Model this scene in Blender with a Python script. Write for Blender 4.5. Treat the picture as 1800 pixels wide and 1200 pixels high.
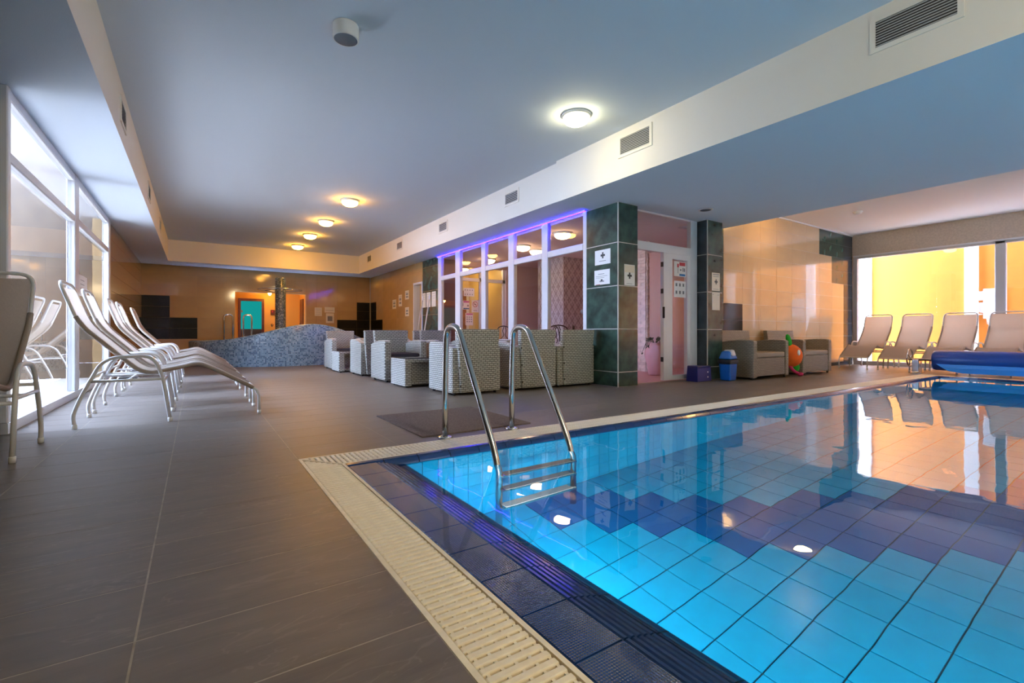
import bpy, bmesh, math, random
from mathutils import Vector, Matrix
random.seed(7)
S = bpy.context.scene
for o in list(bpy.data.objects): bpy.data.objects.remove(o)
C = S.collection
PI = math.pi

# ---------------------------------------------------------------- camera
H = 0.73
TH = math.atan(555 / 833.0)
cam_d = bpy.data.cameras.new('camera'); cam = bpy.data.objects.new('camera', cam_d); C.objects.link(cam)
cam_d.sensor_width = 36; cam_d.sensor_fit = 'HORIZONTAL'; cam_d.lens = 833 / 1800 * 36
cam_d.shift_y = -15 / 1800; cam_d.clip_start = 0.05; cam_d.clip_end = 200
cam.location = (0, 0, H); cam.rotation_euler = (PI / 2, 0, -TH)
S.camera = cam
# ---------------------------------------------------------------- sky and exposure
W = bpy.data.worlds.new('sky'); S.world = W; W.use_nodes = True
bg = W.node_tree.nodes['Background']
bg.inputs['Color'].default_value = (0.64, 0.84, 1.33, 1); bg.inputs['Strength'].default_value = 19.0
S.view_settings.view_transform = 'Standard'; S.view_settings.look = 'None'
S.view_settings.exposure = 0.8; S.view_settings.gamma = 1.0; S.view_settings.use_curve_mapping = False
try:
    S.cycles.use_denoising = True
    S.cycles.max_bounces = 14; S.cycles.diffuse_bounces = 5; S.cycles.transparent_max_bounces = 24
    S.cycles.caustics_refractive = True; S.cycles.caustics_reflective = False
    S.cycles.sample_clamp_indirect = 6.0
except Exception: pass
# lamp levels
LAMP = 75.0; LED = 48.0; POOL = 350.0

# ---------------------------------------------------------------- materials
MATS = {}
def newmat(name):
    m = bpy.data.materials.new(name); m.use_nodes = True
    nt = m.node_tree
    return m, nt, nt.nodes['Principled BSDF'], nt.nodes['Material Output']
def N(nt, t, **k):
    n = nt.nodes.new(t)
    for a, v in k.items():
        if a.startswith('_'): setattr(n, a[1:], v)
        else: n.inputs[a.replace('__', ' ')].default_value = v
    return n
def L(nt, a, b): nt.links.new(a, b)
def plain(name, col, rough=0.5, metal=0.0, coat=0.0, spec=0.5, var=0.0, scale=6.0, bump=0.0, bscale=60.0, emit=None, es=0.0, objvar=0.0):
    m, nt, p, out = newmat(name)
    p.inputs['Base Color'].default_value = (*col, 1); p.inputs['Roughness'].default_value = rough
    p.inputs['Metallic'].default_value = metal; p.inputs['Coat Weight'].default_value = coat
    p.inputs['Specular IOR Level'].default_value = spec
    if emit: p.inputs['Emission Color'].default_value = (*emit, 1); p.inputs['Emission Strength'].default_value = es
    tc = N(nt, 'ShaderNodeTexCoord')
    if var > 0 or objvar > 0:
        no = N(nt, 'ShaderNodeTexNoise', Scale=scale, Detail=5.0); L(nt, tc.outputs['Object'], no.inputs['Vector'])
        mr = N(nt, 'ShaderNodeMapRange'); mr.inputs['To Min'].default_value = 1 - var; mr.inputs['To Max'].default_value = 1 + var
        mr.inputs['From Min'].default_value = 0.3; mr.inputs['From Max'].default_value = 0.7
        L(nt, no.outputs['Fac'], mr.inputs['Value'])
        fac = mr.outputs['Result']
        if objvar > 0:
            oi = N(nt, 'ShaderNodeObjectInfo'); m2 = N(nt, 'ShaderNodeMapRange')
            m2.inputs['To Min'].default_value = 1 - objvar; m2.inputs['To Max'].default_value = 1 + objvar
            L(nt, oi.outputs['Random'], m2.inputs['Value'])
            mm = N(nt, 'ShaderNodeMath', _operation='MULTIPLY'); L(nt, fac, mm.inputs[0]); L(nt, m2.outputs['Result'], mm.inputs[1]); fac = mm.outputs[0]
        vm = N(nt, 'ShaderNodeVectorMath', _operation='SCALE'); vm.inputs[0].default_value = col
        L(nt, fac, vm.inputs['Scale']); L(nt, vm.outputs['Vector'], p.inputs['Base Color'])
    if bump > 0:
        nb = N(nt, 'ShaderNodeTexNoise', Scale=bscale, Detail=4.0); L(nt, tc.outputs['Object'], nb.inputs['Vector'])
        b = N(nt, 'ShaderNodeBump', Strength=bump, Distance=0.01); L(nt, nb.outputs['Fac'], b.inputs['Height']); L(nt, b.outputs['Normal'], p.inputs['Normal'])
    MATS[name] = m; return m
def emitter(name, col, s):
    m, nt, p, out = newmat(name)
    e = N(nt, 'ShaderNodeEmission', Color=(*col, 1), Strength=s); L(nt, e.outputs[0], out.inputs[0]); MATS[name] = m; return m

def slate(name, base, light, rough=0.38):
    m, nt, p, out = newmat(name)
    geo = N(nt, 'ShaderNodeNewGeometry'); oi = N(nt, 'ShaderNodeObjectInfo')
    off = N(nt, 'ShaderNodeVectorMath', _operation='SCALE'); off.inputs[0].default_value = (13.1, 7.7, 3.3); L(nt, oi.outputs['Random'], off.inputs['Scale'])
    add = N(nt, 'ShaderNodeVectorMath', _operation='ADD'); L(nt, geo.outputs['Position'], add.inputs[0]); L(nt, off.outputs[0], add.inputs[1])
    mp = N(nt, 'ShaderNodeMapping'); mp.inputs['Scale'].default_value = (2.2, 11, 11); mp.inputs['Rotation'].default_value = (0, 0, 0.12)
    L(nt, add.outputs[0], mp.inputs['Vector'])
    n1 = N(nt, 'ShaderNodeTexNoise', Scale=1.0, Detail=7.0, Roughness=0.62, Distortion=0.5); L(nt, mp.outputs[0], n1.inputs['Vector'])
    n2 = N(nt, 'ShaderNodeTexNoise', Scale=0.7, Detail=4.0, Roughness=0.55, Distortion=1.4); L(nt, mp.outputs[0], n2.inputs['Vector'])
    cr = N(nt, 'ShaderNodeValToRGB'); L(nt, n1.outputs['Fac'], cr.inputs[0])
    e = cr.color_ramp.elements; e[0].position = 0.3; e[0].color = (*[c * 0.82 for c in base], 1); e[1].position = 0.72; e[1].color = (*[c * 1.3 for c in base], 1)
    # thin pale veins
    sub = N(nt, 'ShaderNodeMath', _operation='SUBTRACT'); L(nt, n2.outputs['Fac'], sub.inputs[0]); sub.inputs[1].default_value = 0.5
    ab = N(nt, 'ShaderNodeMath', _operation='ABSOLUTE'); L(nt, sub.outputs[0], ab.inputs[0])
    mr = N(nt, 'ShaderNodeMapRange'); mr.inputs['From Min'].default_value = 0.0; mr.inputs['From Max'].default_value = 0.012; mr.inputs['To Min'].default_value = 0.35; mr.inputs['To Max'].default_value = 0.0
    L(nt, ab.outputs[0], mr.inputs['Value'])
    mx = N(nt, 'ShaderNodeMix', _data_type='RGBA'); L(nt, mr.outputs['Result'], mx.inputs['Factor']); L(nt, cr.outputs[0], mx.inputs[6]); mx.inputs[7].default_value = (*light, 1)
    p.inputs['Specular IOR Level'].default_value = 0.36
    L(nt, mx.outputs[2], p.inputs['Base Color'])
    rr = N(nt, 'ShaderNodeMapRange'); rr.inputs['To Min'].default_value = rough - 0.06; rr.inputs['To Max'].default_value = rough + 0.12; L(nt, n1.outputs['Fac'], rr.inputs['Value']); L(nt, rr.outputs['Result'], p.inputs['Roughness'])
    b = N(nt, 'ShaderNodeBump', Strength=0.25, Distance=0.004); L(nt, n1.outputs['Fac'], b.inputs['Height']); L(nt, b.outputs[0], p.inputs['Normal'])
    MATS[name] = m; return m

def weave(name, c1, c2, sx=55.0, rough=0.55):
    m, nt, p, out = newmat(name)
    tc = N(nt, 'ShaderNodeTexCoord'); sp = N(nt, 'ShaderNodeSeparateXYZ'); L(nt, tc.outputs['Object'], sp.inputs[0])
    ad = N(nt, 'ShaderNodeMath', _operation='ADD'); L(nt, sp.outputs[0], ad.inputs[0]); L(nt, sp.outputs[1], ad.inputs[1])
    cb = N(nt, 'ShaderNodeCombineXYZ'); L(nt, ad.outputs[0], cb.inputs[0]); L(nt, sp.outputs[2], cb.inputs[1])
    br = N(nt, 'ShaderNodeTexBrick', Scale=1.0); br.inputs['Color1'].default_value = (*c1, 1); br.inputs['Color2'].default_value = (*[0.85 * v for v in c1], 1); br.inputs['Mortar'].default_value = (*c2, 1)
    br.inputs['Brick Width'].default_value = 0.060; br.inputs['Row Height'].default_value = 0.024; br.inputs['Mortar Size'].default_value = 0.0050; br.inputs['Mortar Smooth'].default_value = 0.6
    L(nt, cb.outputs[0], br.inputs['Vector']); L(nt, br.outputs['Color'], p.inputs['Base Color'])
    iv = N(nt, 'ShaderNodeMath', _operation='SUBTRACT'); iv.inputs[0].default_value = 1.0; L(nt, br.outputs['Fac'], iv.inputs[1])
    b = N(nt, 'ShaderNodeBump', Strength=0.9, Distance=0.006); L(nt, iv.outputs[0], b.inputs['Height']); L(nt, b.outputs[0], p.inputs['Normal'])
    p.inputs['Roughness'].default_value = rough; MATS[name] = m; return m

def glass(name, tint=(1, 1, 1), ior=1.5, boost=1.0):
    m, nt, p, out = newmat(name); nt.nodes.remove(p)
    fr = N(nt, 'ShaderNodeFresnel', IOR=ior); geo = N(nt, 'ShaderNodeNewGeometry')
    inv = N(nt, 'ShaderNodeMath', _operation='SUBTRACT'); inv.inputs[0].default_value = 1; L(nt, geo.outputs['Backfacing'], inv.inputs[1])
    mu = N(nt, 'ShaderNodeMath', _operation='MULTIPLY'); L(nt, fr.outputs[0], mu.inputs[0]); L(nt, inv.outputs[0], mu.inputs[1])
    m2 = N(nt, 'ShaderNodeMath', _operation='MULTIPLY'); m2.use_clamp = True; L(nt, mu.outputs[0], m2.inputs[0]); m2.inputs[1].default_value = boost
    tr = N(nt, 'ShaderNodeBsdfTransparent', Color=(*tint, 1)); gl = N(nt, 'ShaderNodeBsdfGlossy', Roughness=0.0)
    mx = N(nt, 'ShaderNodeMixShader'); L(nt, m2.outputs[0], mx.inputs[0]); L(nt, tr.outputs[0], mx.inputs[1]); L(nt, gl.outputs[0], mx.inputs[2]); L(nt, mx.outputs[0], out.inputs[0])
    MATS[name] = m; return m

def sling_mat(name, col):
    m, nt, p, out = newmat(name)
    tc = N(nt, 'ShaderNodeTexCoord')
    wv = N(nt, 'ShaderNodeTexBrick', Scale=1.0); wv.inputs['Color1'].default_value = (*col, 1); wv.inputs['Color2'].default_value = (*[c * 0.9 for c in col], 1); wv.inputs['Mortar'].default_value = (*[c * 0.6 for c in col], 1)
    wv.inputs['Brick Width'].default_value = 0.006; wv.inputs['Row Height'].default_value = 0.003; wv.inputs['Mortar Size'].default_value = 0.0005
    L(nt, tc.outputs['Object'], wv.inputs['Vector'])
    L(nt, wv.outputs['Color'], p.inputs['Base Color']); p.inputs['Roughness'].default_value = 0.6
    t = N(nt, 'ShaderNodeBsdfTranslucent'); L(nt, wv.outputs['Color'], t.inputs['Color'])
    mx = N(nt, 'ShaderNodeMixShader'); mx.inputs[0].default_value = 0.42
    L(nt, p.outputs[0], mx.inputs[1]); L(nt, t.outputs[0], mx.inputs[2]); L(nt, mx.outputs[0], out.inputs[0])
    MATS[name] = m; return m

def mosaic(name, ramp, size=0.024):
    m, nt, p, out = newmat(name)
    uv = N(nt, 'ShaderNodeUVMap'); sc = N(nt, 'ShaderNodeVectorMath', _operation='SCALE'); sc.inputs['Scale'].default_value = 1 / size
    L(nt, uv.outputs[0], sc.inputs[0])
    fl = N(nt, 'ShaderNodeVectorMath', _operation='FLOOR'); L(nt, sc.outputs[0], fl.inputs[0])
    wn = N(nt, 'ShaderNodeTexWhiteNoise', _noise_dimensions='2D'); L(nt, fl.outputs[0], wn.inputs['Vector'])
    cr = N(nt, 'ShaderNodeValToRGB'); cr.color_ramp.interpolation = 'CONSTANT'; L(nt, wn.outputs['Value'], cr.inputs[0])
    while len(cr.color_ramp.elements) < len(ramp): cr.color_ramp.elements.new(0.5)
    for e, (ps, c) in zip(cr.color_ramp.elements, ramp): e.position = ps; e.color = (*c, 1)
    fr = N(nt, 'ShaderNodeVectorMath', _operation='FRACTION'); L(nt, sc.outputs[0], fr.inputs[0])
    s2 = N(nt, 'ShaderNodeSeparateXYZ'); L(nt, fr.outputs[0], s2.inputs[0])
    a = N(nt, 'ShaderNodeMath', _operation='LESS_THAN'); L(nt, s2.outputs[0], a.inputs[0]); a.inputs[1].default_value = 0.1
    b = N(nt, 'ShaderNodeMath', _operation='LESS_THAN'); L(nt, s2.outputs[1], b.inputs[0]); b.inputs[1].default_value = 0.1
    mxm = N(nt, 'ShaderNodeMath', _operation='MAXIMUM'); L(nt, a.outputs[0], mxm.inputs[0]); L(nt, b.outputs[0], mxm.inputs[1])
    mx = N(nt, 'ShaderNodeMix', _data_type='RGBA'); L(nt, mxm.outputs[0], mx.inputs['Factor']); L(nt, cr.outputs[0], mx.inputs[6]); mx.inputs[7].default_value = (0.35, 0.40, 0.45, 1)
    L(nt, mx.outputs[2], p.inputs['Base Color']); p.inputs['Roughness'].default_value = 0.25
    MATS[name] = m; return m

def wavepaper(name, c1, c2):
    m, nt, p, out = newmat(name)
    geo = N(nt, 'ShaderNodeNewGeometry'); sp = N(nt, 'ShaderNodeSeparateXYZ'); L(nt, geo.outputs['Position'], sp.inputs[0])
    ad = N(nt, 'ShaderNodeMath', _operation='ADD'); L(nt, sp.outputs[0], ad.inputs[0]); L(nt, sp.outputs[1], ad.inputs[1])
    cb = N(nt, 'ShaderNodeCombineXYZ'); L(nt, ad.outputs[0], cb.inputs[0]); L(nt, sp.outputs[2], cb.inputs[2])
    wv = N(nt, 'ShaderNodeTexWave', Scale=9.0, Distortion=9.0, Detail=1.0); wv.inputs['Detail Scale'].default_value = 0.35
    L(nt, cb.outputs[0], wv.inputs['Vector'])
    mx = N(nt, 'ShaderNodeMix', _data_type='RGBA'); L(nt, wv.outputs['Fac'], mx.inputs['Factor']); mx.inputs[6].default_value = (*c1, 1); mx.inputs[7].default_value = (*c2, 1)
    L(nt, mx.outputs[2], p.inputs['Base Color']); p.inputs['Roughness'].default_value = 0.6; MATS[name] = m; return m

def damask(name):
    m, nt, p, out = newmat(name)
    geo = N(nt, 'ShaderNodeNewGeometry'); sp = N(nt, 'ShaderNodeSeparateXYZ'); L(nt, geo.outputs['Position'], sp.inputs[0])
    ad = N(nt, 'ShaderNodeMath', _operation='ADD'); L(nt, sp.outputs[0], ad.inputs[0]); L(nt, sp.outputs[1], ad.inputs[1])
    def sn(src, k, ph=0.0, f='SINE'):
        a = N(nt, 'ShaderNodeMath', _operation='MULTIPLY_ADD'); L(nt, src, a.inputs[0]); a.inputs[1].default_value = k; a.inputs[2].default_value = ph
        b = N(nt, 'ShaderNodeMath', _operation=f); L(nt, a.outputs[0], b.inputs[0]); return b.outputs[0]
    def op(o, x, y):
        a = N(nt, 'ShaderNodeMath', _operation=o); L(nt, x, a.inputs[0]); L(nt, y, a.inputs[1]); return a.outputs[0]
    u, v = ad.outputs[0], sp.outputs[2]
    nz = N(nt, 'ShaderNodeTexNoise', Scale=28.0, Detail=2.0); L(nt, geo.outputs['Position'], nz.inputs['Vector'])
    f = op('ADD', op('MULTIPLY', sn(u, 34), sn(v, 20)), op('ADD', op('MULTIPLY', sn(u, 68, 1.57), sn(v, 60, 0.4)), op('MULTIPLY', nz.outputs['Fac'], sn(u, 102, 1.0))))
    cr = N(nt, 'ShaderNodeValToRGB'); L(nt, f, cr.inputs[0]); e = cr.color_ramp.elements
    e[0].position = 0.1; e[0].color = (0.40, 0.37, 0.37, 1); e[1].position = 0.3; e[1].color = (0.235, 0.205, 0.21, 1)
    L(nt, cr.outputs[0], p.inputs['Base Color']); p.inputs['Roughness'].default_value = 0.45; MATS[name] = m; return m

def pooltile(name, col):
    return plain(name, col, 0.12, var=0.05, scale=8, objvar=0.05)

def dimple(name, col):
    m, nt, p, out = newmat(name)
    p.inputs['Base Color'].default_value = (*col, 1); p.inputs['Roughness'].default_value = 0.12; p.inputs['Coat Weight'].default_value = 0.5
    geo = N(nt, 'ShaderNodeNewGeometry'); vo = N(nt, 'ShaderNodeTexVoronoi', Scale=130.0, Randomness=0.0); L(nt, geo.outputs['Position'], vo.inputs['Vector'])
    b = N(nt, 'ShaderNodeBump', Strength=0.5, Distance=0.003); b.invert = True; L(nt, vo.outputs['Distance'], b.inputs['Height']); L(nt, b.outputs[0], p.inputs['Normal'])
    MATS[name] = m; return m

def water_mat():
    m, nt, p, out = newmat('water'); nt.nodes.remove(p)
    geo = N(nt, 'ShaderNodeNewGeometry'); no = N(nt, 'ShaderNodeTexNoise', Scale=3.0, Detail=2.0); L(nt, geo.outputs['Position'], no.inputs['Vector'])
    b = N(nt, 'ShaderNodeBump', Strength=0.035, Distance=0.05); L(nt, no.outputs['Fac'], b.inputs['Height'])
    g = N(nt, 'ShaderNodeBsdfGlass', IOR=1.333, Roughness=0.0, Color=(0.97, 1.0, 1.0, 1)); L(nt, b.outputs[0], g.inputs['Normal']); L(nt, g.outputs[0], out.inputs[0])
    MATS['water'] = m; return m

slate('floor_tile', (0.138, 0.113, 0.090), (0.26, 0.22, 0.18), 0.38)
plain('grout', (0.34, 0.295, 0.23), 0.8, var=0.2, scale=20)
plain('grout_dark', (0.05, 0.05, 0.05), 0.8)
plain('beige_tile', (0.56, 0.40, 0.22), 0.2, coat=1.0, spec=0.8, var=0.06, scale=3, objvar=0.03)
plain('dim_brown_tile', (0.50, 0.31, 0.12), 0.08, var=0.06, scale=3, objvar=0.03)  # the beige wall tile darkened and warmed for dim orange light
plain('brown_joint', (0.38, 0.24, 0.10), 0.6)
plain('dark_tile', (0.012, 0.011, 0.010), 0.10, spec=0.25, var=0.25, scale=5)
plain('green_tile', (0.025, 0.058, 0.045), 0.24, var=0.55, scale=7)
plain('navy_tile', (0.022, 0.034, 0.045), 0.2, var=0.4, scale=7)
plain('joint_light', (0.55, 0.53, 0.48), 0.7)
plain('ceiling_blue_bounce', (0.66, 0.73, 0.80), 0.85, bump=0.15, bscale=180)  # blue bounce light from the pool mixed into the ceiling colour
plain('ceiling_white', (0.80, 0.76, 0.72), 0.85, bump=0.15, bscale=180)
plain('cream_paint', (0.83, 0.79, 0.70), 0.8, bump=0.12, bscale=180)
plain('header_paper', (0.55, 0.46, 0.36), 0.7, var=0.1, scale=30)
plain('white_frame', (0.68, 0.68, 0.69), 0.3, var=0.02)
plain('grey_frame', (0.50, 0.49, 0.48), 0.35)
plain('yellow_wall', (0.52, 0.165, 0.008), 0.8, var=0.05)
plain('white_render', (0.92, 0.90, 0.84), 0.8)
plain('outside_paving', (0.68, 0.56, 0.42), 0.7, var=0.15)
plain('brown_facade', (0.10, 0.066, 0.036), 0.5, var=0.15)
plain('grate_plastic', (0.84, 0.75, 0.57), 0.45, var=0.08, scale=25)
plain('grate_dark', (0.30, 0.27, 0.21), 0.8)
pooltile('pool_cyan', (0.003, 0.32, 0.58)); pooltile('pool_navy', (0.003, 0.10, 0.33))
plain('pool_grout', (0.01, 0.09, 0.13), 0.7)
dimple('coping_dimple', (0.006, 0.028, 0.11)); plain('coping_ridge', (0.006, 0.030, 0.12), 0.16, coat=0.2)
water_mat()
plain('steel', (0.62, 0.60, 0.57), 0.16, metal=1.0)
plain('chrome', (0.75, 0.73, 0.70), 0.12, metal=1.0)
plain('lounger_frame', (0.66, 0.64, 0.60), 0.3)
plain('white_cap', (0.80, 0.79, 0.74), 0.5)
plain('rust_cap', (0.10, 0.05, 0.03), 0.7)
sling_mat('sling', (0.62, 0.51, 0.40))
weave('wicker', (0.56, 0.53, 0.44), (0.10, 0.09, 0.07)); weave('wicker_tan', (0.36, 0.29, 0.21), (0.16, 0.125, 0.09))
plain('cushion_dark', (0.022, 0.022, 0.03), 0.75, bump=0.2); plain('cushion_tan', (0.30, 0.24, 0.18), 0.8, bump=0.2)
plain('table_glass', (0.05, 0.05, 0.06), 0.04, coat=0.5)
glass('window_glass', (0.97, 0.98, 0.98), 1.52, 1.6); glass('clear_glass', (0.97, 0.97, 0.97), 1.5, 1.0)
mosaic('mosaic_blue', [(0.0, (0.07, 0.18, 0.31)), (0.3, (0.18, 0.35, 0.52)), (0.6, (0.23, 0.42, 0.60)), (0.85, (0.30, 0.48, 0.64))], 0.030)
mosaic('mosaic_dark', [(0.0, (0.02, 0.04, 0.05)), (0.4, (0.06, 0.10, 0.11)), (0.7, (0.16, 0.20, 0.20)), (0.9, (0.32, 0.33, 0.30))], 0.022)
plain('orange_wall', (0.70, 0.36, 0.06), 0.6); plain('red_wood', (0.10, 0.022, 0.010), 0.35, var=0.3, scale=12)
plain('brown_wood', (0.22, 0.085, 0.03), 0.4, var=0.3, scale=12)
wavepaper('wave_paper', (0.46, 0.31, 0.27), (0.54, 0.38, 0.33)); damask('damask_paper')
plain('pink_floor', (0.62, 0.36, 0.34), 0.4); plain('pale_stone', (0.75, 0.62, 0.55), 0.7, objvar=0.12, var=0.1, scale=15)
plain('room_ceiling', (0.72, 0.62, 0.60), 0.85); plain('corridor_wall', (0.78, 0.60, 0.32), 0.4)
plain('maroon_wall', (0.14, 0.07, 0.07), 0.6)
plain('paper', (0.78, 0.77, 0.74), 0.7); plain('paper_cream', (0.74, 0.67, 0.54), 0.7)
plain('print_black', (0.02, 0.02, 0.02), 0.6); plain('print_grey', (0.22, 0.22, 0.22), 0.6); plain('print_red', (0.45, 0.015, 0.03), 0.5); plain('print_blue', (0.01, 0.14, 0.36), 0.5)
plain('print_pink', (0.55, 0.12, 0.30), 0.5)
plain('black_plastic', (0.012, 0.012, 0.014), 0.35); plain('blue_plastic', (0.005, 0.10, 0.42), 0.3); plain('lid_blue', (0.02, 0.17, 0.52), 0.25); plain('flap_grey', (0.55, 0.56, 0.58), 0.3)
plain('bag_blue', (0.002, 0.008, 0.13), 0.35); plain('cover_blue', (0.001, 0.050, 0.32), 0.35, bump=0.2, bscale=14); plain('cover_light', (0.0, 0.22, 0.80), 0.4)
plain('plush_orange', (0.80, 0.13, 0.01), 0.85, var=0.15, bump=0.3, bscale=120); plain('plush_green', (0.01, 0.33, 0.015), 0.85, bump=0.3, bscale=120); plain('plush_pink', (0.62, 0.03, 0.12), 0.85)
plain('mat_brown', (0.17, 0.125, 0.105), 0.9, var=0.3, scale=80)
plain('iron', (0.015, 0.013, 0.012), 0.45, metal=0.3); plain('pottery_pink', (0.62, 0.33, 0.33), 0.35); plain('leaf', (0.03, 0.06, 0.02), 0.6)
plain('pole_wood', (0.62, 0.55, 0.42), 0.5); plain('vent_slat', (0.52, 0.54, 0.55), 0.4); plain('vent_back', (0.06, 0.06, 0.06), 0.8)
plain('lens_grey', (0.16, 0.19, 0.22), 0.15)
plain('lamp_body', (0.72, 0.72, 0.70), 0.4)
emitter('lamp_warm', (1.0, 0.45, 0.06), LAMP * 0.75); emitter('lamp_warmwhite', (1.0, 0.76, 0.42), LAMP * 2.1); emitter('lamp_pool', (1.0, 0.58, 0.18), LAMP * 0.55); emitter('lamp_neutral', (1.0, 0.88, 0.52), LAMP * 0.42); emitter('lamp_room', (1.0, 0.62, 0.34), LAMP * 0.22)
emitter('led_violet', (0.010, 0.0015, 1.0), LED); emitter('led_dot', (0.10, 0.05, 1.0), LED * 0.2)
emitter('sauna_glow', (0.01, 0.42, 0.40), 0.42); emitter('corridor_lamp', (1.0, 0.66, 0.22), 40); emitter('alcove_lamp', (1.0, 0.48, 0.08), 130)
emitter('pink_lamp', (1.0, 0.38, 0.32), 9)
emitter('pool_light', (0.85, 0.97, 1.0), POOL * 1.3); emitter('pool_light_soft', (0.85, 0.97, 1.0), POOL * 0.5)  # emission for the added underwater lamps
M = MATS

# ---------------------------------------------------------------- geometry helpers
def bmn(): return bmesh.new()
def box(bm, x0, x1, y0, y1, z0, z1):
    x0, x1 = min(x0, x1), max(x0, x1); y0, y1 = min(y0, y1), max(y0, y1); z0, z1 = min(z0, z1), max(z0, z1)
    v = [bm.verts.new(p) for p in ((x0, y0, z0), (x1, y0, z0), (x1, y1, z0), (x0, y1, z0), (x0, y0, z1), (x1, y0, z1), (x1, y1, z1), (x0, y1, z1))]
    for f in ((0, 3, 2, 1), (4, 5, 6, 7), (0, 1, 5, 4), (1, 2, 6, 5), (2, 3, 7, 6), (3, 0, 4, 7)): bm.faces.new([v[i] for i in f])
    return bm
def B(*a): return box(bmn(), *a)
def bevel(bm, w, seg=2):
    bmesh.ops.bevel(bm, geom=list(bm.edges), offset=w, segments=seg, affect='EDGES', profile=0.5); return bm
def rnd(pts, r, k=5):
    pts = [Vector(p) for p in pts]; out = [pts[0]]
    for i in range(1, len(pts) - 1):
        a, b, c = pts[i - 1], pts[i], pts[i + 1]
        d1, d2 = (a - b), (c - b); rr = min(r, d1.length * 0.49, d2.length * 0.49)
        p0, p2 = b + d1.normalized() * rr, b + d2.normalized() * rr
        for j in range(k + 1):
            t = j / k; out.append(p0 * (1 - t) ** 2 + b * 2 * t * (1 - t) + p2 * t * t)
    out.append(pts[-1]); return out
def tube(bm, pts, r, n=8, cap=True):
    pts = [Vector(p) for p in pts]; rings = []
    t0 = (pts[1] - pts[0]).normalized(); up = Vector((0, 0, 1)) if abs(t0.z) < 0.9 else Vector((1, 0, 0))
    nrm = (up - t0 * up.dot(t0)).normalized()
    for i, p in enumerate(pts):
        t = ((pts[min(i + 1, len(pts) - 1)] - pts[max(i - 1, 0)])).normalized()
        nrm = (nrm - t * nrm.dot(t)).normalized(); bn = t.cross(nrm)
        rings.append([bm.verts.new(p + (nrm * math.cos(2 * PI * k / n) + bn * math.sin(2 * PI * k / n)) * r) for k in range(n)])
    for a, b in zip(rings, rings[1:]):
        for k in range(n): f = bm.faces.new((a[k], a[(k + 1) % n], b[(k + 1) % n], b[k])); f.smooth = True
    if cap: bm.faces.new(list(reversed(rings[0]))); bm.faces.new(rings[-1])
    return bm
def lathe(bm, prof, c=(0, 0, 0), n=24, sm=True):
    rings = []
    for r, z in prof:
        if r < 1e-5: rings.append([bm.verts.new((c[0], c[1], c[2] + z))])
        else: rings.append([bm.verts.new((c[0] + r * math.cos(2 * PI * k / n), c[1] + r * math.sin(2 * PI * k / n), c[2] + z)) for k in range(n)])
    for a, b in zip(rings, rings[1:]):
        for k in range(n):
            q = [a[k % len(a)], a[(k + 1) % len(a)], b[(k + 1) % len(b)], b[k % len(b)]]
            q = [v for i, v in enumerate(q) if v not in q[:i]]
            if len(q) > 2:
                try: f = bm.faces.new(q); f.smooth = sm
                except ValueError: pass
    bmesh.ops.recalc_face_normals(bm, faces=bm.faces); return bm
def prism(bm, poly, axis, a, b):
    """extrude a 2D polygon along axis ('x','y','z') from a to b"""
    def P(u, v, w): return {'x': (w, u, v), 'y': (u, w, v), 'z': (u, v, w)}[axis]
    A = [bm.verts.new(P(u, v, a)) for u, v in poly]; Bv = [bm.verts.new(P(u, v, b)) for u, v in poly]
    n = len(poly); bm.faces.new(A); bm.faces.new(Bv)
    for i in range(n): bm.faces.new((A[i], A[(i + 1) % n], Bv[(i + 1) % n], Bv[i]))
    bmesh.ops.recalc_face_normals(bm, faces=bm.faces); return bm
def ball(bm, c, rx, ry=None, rz=None, n=16, m=10):
    ry = ry or rx; rz = rz or rx
    b2 = bmesh.new(); bmesh.ops.create_uvsphere(b2, u_segments=n, v_segments=m, radius=1)
    vm = {}
    for v in b2.verts: vm[v] = bm.verts.new((c[0] + v.co.x * rx, c[1] + v.co.y * ry, c[2] + v.co.z * rz))
    for f in b2.faces: g = bm.faces.new([vm[v] for v in f.verts]); g.smooth = True
    b2.free(); return bm
def mesh(bm, name, mat):
    me = bpy.data.meshes.new(name); bm.to_mesh(me); bm.free()
    for m in (mat if isinstance(mat, (list, tuple)) else [mat]): me.materials.append(M[m] if isinstance(m, str) else m)
    return me
def obj(name, bm, mat, parent=None, world=True):
    if parent is not None and world:
        off = Vector((0, 0, 0)); q = parent
        while q is not None: off += q.location; q = q.parent
        bmesh.ops.translate(bm, vec=-off, verts=bm.verts)
    o = bpy.data.objects.new(name, mesh(bm, name, mat)); C.objects.link(o)
    if parent is not None: o.parent = parent
    return o
def tag(o, label, cat, group=None, kind=None):
    if label: o['label'] = label
    if cat: o['category'] = cat
    if group: o['group'] = group
    if kind: o['kind'] = kind
    return o
def thing(name, label, cat, loc=(0, 0, 0), rz=0.0, group=None):
    o = bpy.data.objects.new(name, None); C.objects.link(o); o.empty_display_size = 0.1
    o.location = loc; o.rotation_euler = (0, 0, rz); return tag(o, label, cat, group)
def struct(name, bm, mat, label=None, parent=None):
    o = obj(name, bm, mat, parent)
    if parent is None: o['kind'] = 'structure'
    if label: o['label'] = label
    return o
def copytree(root, loc, rz, label, group=None):
    r = root.copy(); C.objects.link(r); r.location = loc; r.rotation_euler = (0, 0, rz); r['label'] = label
    if group: r['group'] = group
    for ch in list(root.children):
        c = ch.copy(); C.objects.link(c); c.parent = r
        for g in list(ch.children):
            d = g.copy(); C.objects.link(d); d.parent = c
    return r
_cache = {}
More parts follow.
